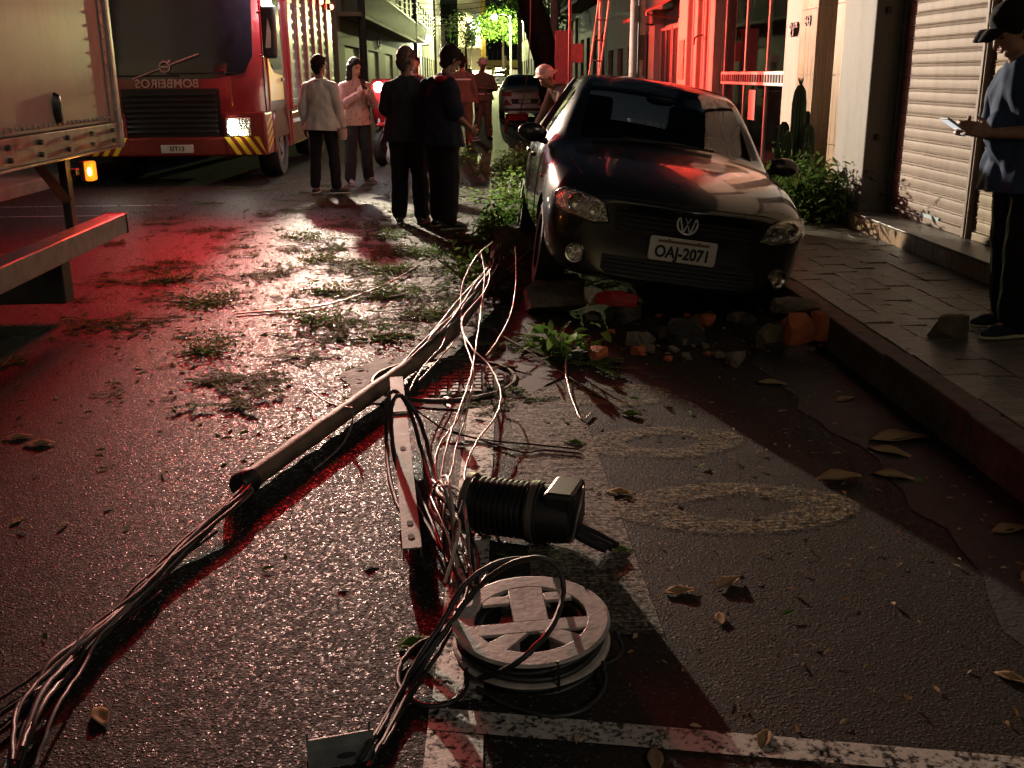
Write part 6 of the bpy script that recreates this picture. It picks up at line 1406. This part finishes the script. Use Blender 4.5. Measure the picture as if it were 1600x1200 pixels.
BL = [('curled pale brown leaf on the bay in front of the kerb leaves', 1.31, 3.51, .17, .1), ('pale straight dry leaf at the gutter edge', 1.52, 3.53, .15, -.5), ('large dull brown leaf in the gutter', 1.70, 3.93, .26, .1), ('yellow-brown leaf below the large one in the gutter', 1.60, 3.78, .17, -.7),
      ('thin dry leaf near the car shadow edge', 1.39, 4.74, .15, -.35), ('small dry leaf in the gutter below the bricks', 1.66, 4.47, .12, .5), ('curled cream leaf in the middle of the parking bay', .71, 2.72, .10, .7), ('flat grey-brown leaf left of the cream one', .56, 2.68, .10, .1), ('upright cream leaf standing on the bay', .64, 2.52, .07, 1.4),
      ('torn pale leaf at the far left edge of the road', -1.98, 4.14, .12, .2), ('brown leaf beside the torn one at the left edge', -1.85, 4.05, .13, .0), ('white crumpled leaf near the cable bundle', -.93, 2.13, .09, -1.0), ('small leaf lower at the left edge', -1.62, 3.28, .06, 1.3),
      ('dark curled leaf beside the sprig on the bay', .64, 4.30, .10, -.4), ('pale flat leaf lying on the manhole', .10, 5.1, .13, .15), ('curled leaf on the white bay line', .62, 1.98, .07, 1.1), ('dry leaf lying just below the white bay line', .36, 1.92, .08, 1.5), ('twisted dry leaf at the right of the bay line', .86, 1.78, .09, -.6),
      ('dark green leaf behind the reel', .42, 2.96, .08, -.2), ('brown leaf right of the splice box', .48, 3.42, .11, -.3), ('dark leaf on the striped bay above the splice box', .36, 3.95, .10, -.4), ('green leaf left of the reel on the asphalt', -.20, 2.43, .10, .4),
      ('dry leaf by the lower right edge of the bay', 1.30, 2.20, .08, -.7), ('brown leaf far down the gutter by the right edge', 1.72, 3.05, .14, .3), ('red-brown leaf at the right edge of the gutter', 1.62, 2.72, .12, .9)]
for i, (lab, x, y, l, a) in enumerate(BL):
    big_leaf(lab, x, y, l, a, (MT['leaf_dry'] if not any(w in lab for w in ('green', 'dark')) else MT['leaf_bright' if 'green leaf left' in lab else 'leaf']), curl=.4 if 'curl' in lab or 'twist' in lab else .12)
def branch(label, loc, n, rad, h, seed, lw=.03, mat='leaf', name='fallen_branch', sticks=8, cat='branch', ll=(1.6, 2.8)):
    """heap of broken boughs with leaves all through it"""
    r_ = random.Random(seed); t = thing(name, label, cat, loc); w = MB(); v, f = [], []
    for k in range(sticks):
        a = r_.uniform(0, 6.28); l = rad[0]*r_.uniform(.5, 1.1); p0 = Vector((r_.uniform(-.3, .3)*rad[0], r_.uniform(-.3, .3)*rad[1], r_.uniform(.01, h*.3))); P = [p0]; d = Vector((math.cos(a)*rad[0], math.sin(a)*rad[1], r_.uniform(.1, 1.)*h)).normalized()
        for i in range(5): d = (d+Vector((r_.uniform(-.3, .3), r_.uniform(-.3, .3), r_.uniform(-.25, .2)))).normalized(); q = P[-1]+d*l/5; q.z = max(.012, q.z); P.append(q)
        w.tube(P, [.010, .009, .007, .006, .004, .002], 5)
        for j in range(n//sticks):
            i = r_.randint(1, 4); c = P[i].lerp(P[i+1], r_.random())+Vector((r_.gauss(0, .05), r_.gauss(0, .05), r_.gauss(0, .04)))*(1+rad[0]); c.z = max(.01, c.z)
            dd = Vector((r_.gauss(0, 1), r_.gauss(0, 1), r_.gauss(.2, .6))); leaf_geo(v, f, c, dd, Vector((r_.gauss(0, .6), r_.gauss(0, .6), 1)), lw*r_.uniform(*ll), lw*r_.uniform(.7, 1.2), r_.uniform(0, .4))
    for p in v: p.z = max(p.z, .003)
    w.build('twigs', MT['twig'], t, 60); o = mesh_obj('leaves', v, f, MT[mat], t, 60); return t
branch('heap of leafy boughs on the road behind the two men', (.25, 14.7, 0), 1500, (.95, .8), .65, 1)
branch('leafy branch end lying just left of the black car', (.12, 9.4, 0), 900, (.42, .75), .5, 2, mat='leaf_bright')
branch('tangle of bare broken branches at the front wheel of the car', (-.02, 7.2, 0), 260, (.42, .7), .34, 3, sticks=22)
branch('low leafy boughs on the road towards the tree', (.35, 12.2, 0), 500, (.6, .7), .3, 4, mat='leaf_bright')
branch('sprig of broad green leaves with a pale stalk on the bay', (.40, 5.28, 0), 70, (.22, .16), .12, 5, .05, 'leaf_bright', 'leafy_twig', 5)
tag(cable('b3', .004, MT['wire_pale'], 'pale broken stalk of the broad-leaved sprig', None), cat='stalk').name = 'broken_stalk'
for k, lab in (('b1', 'long thin stick across the strewn leaves'), ('b4', 'thin stick lying behind the manhole'), ('b5', 'thin stick lying across the bay towards the car shadow')):
    tag(cable(k, .006 if k == 'b1' else .0035, MT['twig'] if k != 'b1' else MT['wire_pale'], lab, None), cat='stick').name = 'stick'
CL = ((-.62, 6.9, 'nearest the cables'), (-1.0, 6.2, 'lowest of the left ones'), (-.75, 7.9, 'in the middle of the drift'), (-1.9, 6.8, 'nearest the lorry'), (-.5, 8.6, 'nearest the two men'), (-1.35, 8.4, 'left of the middle of the drift'),
      (-1.55, 5.55, 'lying alone low on the left'), (-.62, 5.75, 'just above the manhole'), (-2.3, 7.6, 'behind the side guard of the lorry'), (-1.1, 7.1, 'between the lorry and the cables'), (-.2, 7.9, 'beside the bare branches'), (-1.7, 9.6, 'before the man in the pale shirt'), (-.9, 9.6, 'left of the two men'), (-.3, 6.35, 'right of the pole near its far end'))
for i, (x, y, w_) in enumerate(CL):
    branch('thick clump of green leaves on the road, %s' % w_, (x, y, 0), 520 if i < 6 else 320, (.26, .2) if i < 6 else (.2, .15), .04, 60+i, .013, 'leaf_bright', 'leaf_clump', 11, 'leaf clump').scale = (1, 1, .75)
# ================================================================== planting by the house
hd = branch('dense green hedge bush between the black car and the tiled column', (2.92, 9.35, .18), 2000, (.42, .5), .45, 31, .04, 'leaf', 'hedge_bush', 26, 'bush')
v, f = [], []; r_ = random.Random(77)
for k in range(2600):
    p = Vector((r_.gauss(0, .24), r_.gauss(0, .33), abs(r_.gauss(.22, .13)))); leaf_geo(v, f, p, Vector((r_.gauss(0, 1), r_.gauss(0, 1), r_.gauss(.3, .6))), Vector((r_.gauss(0, .7), r_.gauss(0, .7), 1)), r_.uniform(.05, .1), r_.uniform(.018, .034), .3)
mesh_obj('leaves', v, f, MT['leaf'], hd, 60)
MT['cactus'] = M('cactus_green', (.035, .06, .035), .6, var=.3, vs=14, bump=.2)
ct = thing('column_cactus', 'dark columnar cactus cluster against the wall numbered 219', 'cactus', (3.1, 10.28, .18))
for k, (x, y, h, r) in enumerate(((0, 0, 1.15, .07), (-.1, .12, .8, .06), (.08, -.12, .78, .06), (-.12, -.1, .72, .055), (.12, .14, .9, .055), (-.02, .26, .66, .06), (.02, -.26, .62, .055), (-.16, .02, .6, .05))):
    b = MB(); N = 14; prof = [(.7, 0), (1, .1), (1, .85), (.8, .95), (.35, 1.0)]
    vs = [];
    for (rr, z) in prof:
        for j in range(N*2): a = math.pi*j/N; q = r*rr*(1 if j % 2 else .72); vs.append((x+q*math.cos(a), y+q*math.sin(a), z*h))
    fs = [(i*2*N+j, i*2*N+(j+1) % (2*N), (i+1)*2*N+(j+1) % (2*N), (i+1)*2*N+j) for i in range(4) for j in range(2*N)]+[tuple(4*2*N+j for j in range(2*N))]
    b.add(vs, fs); b.build('stem', MT['cactus'], ct)
b = MB()
for a in range(5): b.tube([(0, 0, 1.14), (.03*math.cos(a*1.256), .03*math.sin(a*1.256), 1.22)], [.012, .002], 5)
b.build('tip', MT['cactus'], ct)
po = MB(); po.lathe([(0, 0), (.22, 0), (.28, .2), (.3, .22), (.26, .22), (.24, .1), (0, .1)], 20); po.build('planter', MT['plaster_light'], ct, 40)
# ================================================================== street trees, poles, lamps, far end of the street
MT['bark'] = M('bark', (.016, .012, .010), .95, spec=.05, var=.45, vs=10, bump=.9, bs=26, stretch=(1, 1, .35), bd=.02)
def crown(parent, c, rad, n, lw, mat, seed, clumps=26):
    r_ = random.Random(seed); v, f = [], []; cs = []
    for k in range(clumps):
        while True:
            p = Vector((r_.uniform(-1, 1), r_.uniform(-1, 1), r_.uniform(-1, 1)))
            if .25 < p.length < 1: break
        cs.append((Vector((c[0]+p.x*rad[0], c[1]+p.y*rad[1], c[2]+p.z*rad[2])), r_.uniform(.14, .30)))
    for k in range(n):
        q, s_ = r_.choice(cs); p = q+Vector((r_.gauss(0, s_)*rad[0], r_.gauss(0, s_)*rad[1], r_.gauss(0, s_*.8)*rad[2]))
        leaf_geo(v, f, p, Vector((r_.gauss(0, 1), r_.gauss(0, 1), r_.gauss(-.2, .6))), Vector((r_.gauss(0, .6), r_.gauss(0, .6), 1)), lw*r_.uniform(1.5, 2.6), lw, .25)
    return mesh_obj('crown', v, f, mat, parent, 60), cs
def tree(label, loc, pts, rads, crown_c, crown_r, n, lw, mat, seed, name='street_tree'):
    t = thing(name, label, 'tree', loc); b = MB(); P = cat_rom(pts, 5); m = len(P)
    rr = [np.interp(i/(m-1), np.linspace(0, 1, len(rads)), rads) for i in range(m)]; b.tube(P, [float(x) for x in rr], 18); o = b.build('trunk', MT['bark'], t, 60)
    for vtx in o.data.vertices: k = math.sin(vtx.co.z*7+vtx.co.x*30)*.012+math.sin(vtx.co.z*3.1+vtx.co.y*40)*.012; vtx.co.x += k; vtx.co.y += k*.7
    cr_, cs = crown(t, crown_c, crown_r, n, lw, mat, seed); l = MB(); top = Vector(P[-1])
    for q, s_ in cs[:12]: mid = top.lerp(q, .5)+Vector((0, 0, -.15)); l.tube(cat_rom([top-Vector((0, 0, .1)), mid, q], 4), [rads[-1]*.55]*4+[rads[-1]*.3]*4+[.01], 7)
    l.build('limbs', MT['bark'], t, 60); return t
tree('dark leaning trunk of the street tree beside the stooping firefighter', (1.72, 25.5, 0), [(.10, 0, -.05), (.05, 0, .5), (-.04, 0, 1.2), (-.22, 0, 2.0), (-.50, .1, 2.9), (-.85, .2, 4.2)], [.42, .34, .31, .31, .29, .24], (-.9, .5, 5.9), (3.4, 3.4, 1.8), 5200, .09, MT['leaf'], 1)
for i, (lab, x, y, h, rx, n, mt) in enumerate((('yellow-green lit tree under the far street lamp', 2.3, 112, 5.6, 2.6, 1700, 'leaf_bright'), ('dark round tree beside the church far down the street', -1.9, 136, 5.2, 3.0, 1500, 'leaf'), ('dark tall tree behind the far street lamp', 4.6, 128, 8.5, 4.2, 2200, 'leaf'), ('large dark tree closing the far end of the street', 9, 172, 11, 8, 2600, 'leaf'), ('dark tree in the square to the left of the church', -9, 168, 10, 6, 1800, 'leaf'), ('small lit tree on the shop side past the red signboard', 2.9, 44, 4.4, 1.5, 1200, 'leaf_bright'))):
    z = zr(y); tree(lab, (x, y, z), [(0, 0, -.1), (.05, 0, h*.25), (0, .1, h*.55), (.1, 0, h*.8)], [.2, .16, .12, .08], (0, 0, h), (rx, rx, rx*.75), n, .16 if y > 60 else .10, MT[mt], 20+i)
# concrete pole with bill remnants at the kerb
MT['pole_conc'] = M('pole_concrete', (.42, .38, .35), .85, var=.3, vs=6, bump=.35, bs=40)
up = thing('concrete_pole', 'round concrete utility pole at the kerb behind the car, covered in paper scraps', 'pole', (1.98, 13.6, .16))
b = MB(); b.tube([(0, 0, 0), (0, 0, 7.5)], [.105, .075], 20); b.build('shaft', MT['pole_conc'], up, 60)
for k, (z, a, h) in enumerate(((1.05, 200, .25), (1.45, 280, .3), (1.9, 240, .2), (1.25, 310, .2))):
    q = MB(); q.lathe([(.1065, z), (.1055, z+h)], 8, 0, None, R(a), R(a+50)); q.build('bill', MT['dark_wall'] if k % 2 else M('torn_paper', (.3, .26, .22), .8), up, 60)
b = MB(); b.tube([(.0, -.115, 0), (.0, -.10, 5)], .014, 8); b.build('conduit', MT['dark_steel'], up, 60)
# ladder resting on the pole line
ld = thing('ladder', 'long aluminium ladder leaning upright behind the roof of the black car', 'ladder', (1.43, 15.1, .0), (R(-6), R(7.5), 0))
b = MB()
for s in (-1, 1): b2 = MB(); b2.box(s*.075-.012, s*.075+.012, -.03, .03, 0, 5.2); b2.build('stile', MT['steel'], ld, None, .003)
for k in range(18): q = MB(); q.cyl((-.07, 0, .25+k*.28), (.07, 0, .25+k*.28), .014, None, 8); q.build('rung', MT['steel'], ld, 60)
for k, (x, lab) in enumerate(((1.72, 'thin pale conduit pole right of the ladder'), (1.28, 'thin dark conduit pole left of the ladder'))):
    t = thing('conduit_pole', lab, 'pole', (x, 15.6, .0 if x < 1.87 else .16)); q = MB(); q.tube([(0, 0, 0), (.02, 0, 5)], .02, 8); q.build('pipe', MT['steel'] if k == 0 else MT['dark_steel'], t, 60)
    q = MB(); q.lathe([(.02, 0), (.06, 0), (.06, .02), (.02, .03)], 12); q.build('foot', MT['dark_steel'], t, 60)
# signboards on posts beside the tree
sg = thing('signboard', 'square signboard on two posts near the tree, lit red', 'sign', (1.66, 20.6, 0))
bx('board', M('board_maroon', (.22, .09, .09), .7), -.24, .10, -.02, .02, 1.22, 2.24, sg); bx('side_board', M('board_red', (.40, .13, .11), .7), .105, .30, -.015, .015, 1.65, 2.0, sg)
for x in (-.2, .06): bx('post', MT['dark_steel'], x-.02, x+.02, .022, .06, 0, 2.2, sg)
# red plastic stool and a tape line above it
st = thing('plastic_stool', 'red plastic stool on the road behind the black car', 'stool', (.90, 27.4, 0)); MT['stool'] = M('stool_red', (.55, .03, .03), .45)
bx('seat', MT['stool'], -.30, .30, -.2, .2, .42, .47, st, .02)
for sx in (-1, 1):
    for sy in (-1, 1): q = MB(); q.tube([(sx*.25, sy*.15, .43), (sx*.30, sy*.2, 0)], [.035, .03], 6); q.build('leg', MT['stool'], st)
bx('apron', MT['stool'], -.27, .27, -.17, -.14, .30, .419, st, .01)
q = MB(); q.tube(cat_rom([(.98, 27.4, .47), (1.06, 26.4, 1.0), (1.12, 25.4, 1.7), (1.15, 25.0, 2.6), (1.15, 25.0, 3.6)], 5), .012, 6); tag(q.build('cordon_tape', M('tape_red', (.6, .25, .2), .6), None, 60), 'thin red and white cordon line rising from the stool to the branches', 'tape')
# far parked car with people about it
fc = sedan('pale car parked in the bright part of the street far away', (1.7, 92, zr(92)), R(-2), name='distant_car')
# street lamps
MT['lampglow1'] = glow('street_lamp_white', (.86, 1, .93), 160); MT['lampglow2'] = glow('street_lamp_blue', (.8, 1, 1), 60)
def street_lamp(label, x, y, z, arm, mat, power, col):
    zb = zr(y); t = thing('street_lamp', label, 'street lamp', (x, y, zb)); h = z-zb
    b = MB(); b.tube([(arm, 0, 0), (arm, 0, h+.1)], [.1, .07], 10); b.build('post', MT['pole_conc'], t, 60)
    b = MB(); b.tube(cat_rom([(arm, 0, h-.1), (arm*.6, 0, h+.25), (0, 0, h+.2)], 5), .035, 8); b.build('arm', MT['dark_steel'], t, 60)
    b = MB(); b.ball((0, 0, h+.12), (.16, .3, .10)); b.build('head', MT['dark_steel'], t, 60)
    b = MB(); b.ball((0, -.05, h), (.30, .30, .24)); b.build('bulb', mat, t, 60)
    lamp('street_light', 'POINT', (x, y-.1, z-.25), power, col, .15)
street_lamp('bright greenish street lamp above the heads of the two men', -3.72, 75, 3.80, -.5, MT['lampglow1'], 6500, (.95, 1, .62))
street_lamp('street lamp high above the far lit road, beside the tree', 1.33, 105, 6.7, 1.6, MT['lampglow2'], 55000, (.95, 1, .42))
street_lamp('street lamp standing in the square at the far end', -.2, 150, 8.0, -1.2, MT['lampglow2'], 70000, (1, .95, .5))
# church tower with arched window, and yellow lit wall at the end of the street
ch = thing('church', 'white church tower with an arched window at the end of the street', 'church', (-1.4, 150, zr(150)))
MT['church'] = M('church_white', (.62, .58, .42), .8, var=.12, vs=1)
bx('tower', MT['church'], -1.75, 1.45, 0, 4, -.5, 16, ch, .05); bx('pilaster', M('church_ochre', (.55, .38, .08), .8), 1.46, 2.1, -.15, 3.5, -.5, 16, ch, .03)
b = MB(); pts = [(-.42, 0), (.42, 0), (.42, 1.5)]+[(.42*math.cos(a), 1.5+.42*math.sin(a)) for a in np.linspace(.2, math.pi-.2, 9)]+[(-.42, 1.5)]
b.prism(pts, -.02, .06, 0, Matrix(((1, 0, 0, .3), (0, 0, -1, -.01), (0, 1, 0, 3.6), (0, 0, 0, 1)))); b.build('arched_window', MT['winglass'], ch)
bx('string_course', MT['church'], -1.85, 1.5, -.12, 0, 2.9, 3.1, ch); bx('string_course', MT['church'], -1.85, 1.5, -.12, 0, 7.4, 7.6, ch)
yw = thing('churchyard_wall', 'low yellow-lit wall with pillars closing the far end of the street', 'wall', (0, 156, zr(156)))
bx('wall', M('wall_ochre', (.58, .46, .12), .8, var=.2, vs=1), -14, 22, 0, .4, -.4, 1.1, yw)
for k in range(13): bx('pillar', MT['church'], -13+k*2.7, -12.5+k*2.7, -.1, -.002, -.4, 1.7, yw)
for k in range(50): bx('fence_bar', MT['dark_steel'], -13+k*.7, -12.95+k*.7, .18, .22, 1.101, 2.4, yw, 0)
bx('wall', MT['church'], -40, -6, 20, 24, -.5, 7, thing('square_building', 'pale building wall behind the square, left of the church', 'building', (0, 160, zr(160))))
bx('wall', MT['plaster'], 8, 50, 20, 24, -.5, 9, thing('square_block', 'dark building behind the trees right of the far street lamp', 'building', (0, 165, zr(165))))
# utility poles along the far pavement and sagging wires
for k, (y, x) in enumerate(((34, -3.7), (62, -3.75), (92.4, -3.9), (30, 2.05), (58, 2.1))):
    t = thing('utility_pole', ('dark utility pole at the near corner of the balcony building', 'dark utility pole before the dark apartment house', 'dark utility pole behind the greenish street lamp', 'utility pole on the shop side just past the tree', 'utility pole far along the shop side')[k], 'pole', (x, y, zr(y)))
    b = MB(); b.tube([(0, 0, 0), (0, 0, 8.5)], [.13, .09], 12); b.build('shaft', MT['dark_wall'] if x < 0 else MT['pole_conc'], t, 60)
    bx('crossarm', MT['dark_steel'], -.8, .8, -.05, .05, 7.2, 7.32, t); bx('junction_box', MT['black_plastic'], -.16, .16, -.28, -.12, 4.2, 4.7, t)
    b = MB()
    for j in range(4): b.lathe([(.0, 0), (.04, 0), (.05, .06), (.02, .1), (0, .1)], 8, 0, Matrix.Translation((-.7+.46*j, 0, 7.325)))
    b.build('insulators', MT['white_trim'], t)
r_ = random.Random(4); W_ = 0
def wire(a, c, sag, r, lab):
    a, c = Vector(a), Vector(c); P = [a.lerp(c, t)-Vector((0, 0, sag*4*t*(1-t))) for t in np.linspace(0, 1, 15)]; b = MB(); b.tube(P, r, 5); tag(b.build('overhead_wire', MT['wire_black'], None, 60), lab, 'wire', 'overhead wires down the street')
for k in range(6):
    z = 4.0+.28*k
    wire((-3.7, 34, z), (-3.75, 62, z+.2), .5, .018, 'sagging overhead wire along the balcony building'); wire((-3.75, 62, z+.2), (-3.9, 92.4, z+.7), .6, .02, 'sagging overhead wire along the far apartment houses')
for k in range(5):
    wire((-3.75, 62, 4.2+.3*k), (2.1, 58, 4.6+.25*k), .35, .016, 'overhead wire slung across the street past the tree'); wire((-3.9, 92.4, 5.2+.3*k), (3.2, 104, 6.0+.25*k), .4, .02, 'overhead wire slung across the street by the far lamp')
wk = thing('wall_ring', 'dark ring mounted on the beige gate wall behind the fire truck', 'ring', (-4.28, 45.5, 2.72))
b = MB(); b.tube([(0, .45*math.cos(a), .2*math.sin(a)) for a in np.linspace(0, 2*math.pi, 25)], .035, 6, caps=False); b.build('ring', MT['dark_steel'], wk, 60)
b = MB(); b.tube([(-.1, 0, .2), (0, 0, .2)], .03, 6); b.build('bracket', MT['dark_steel'], wk)
bpy.data.scenes.remove(BAKE)
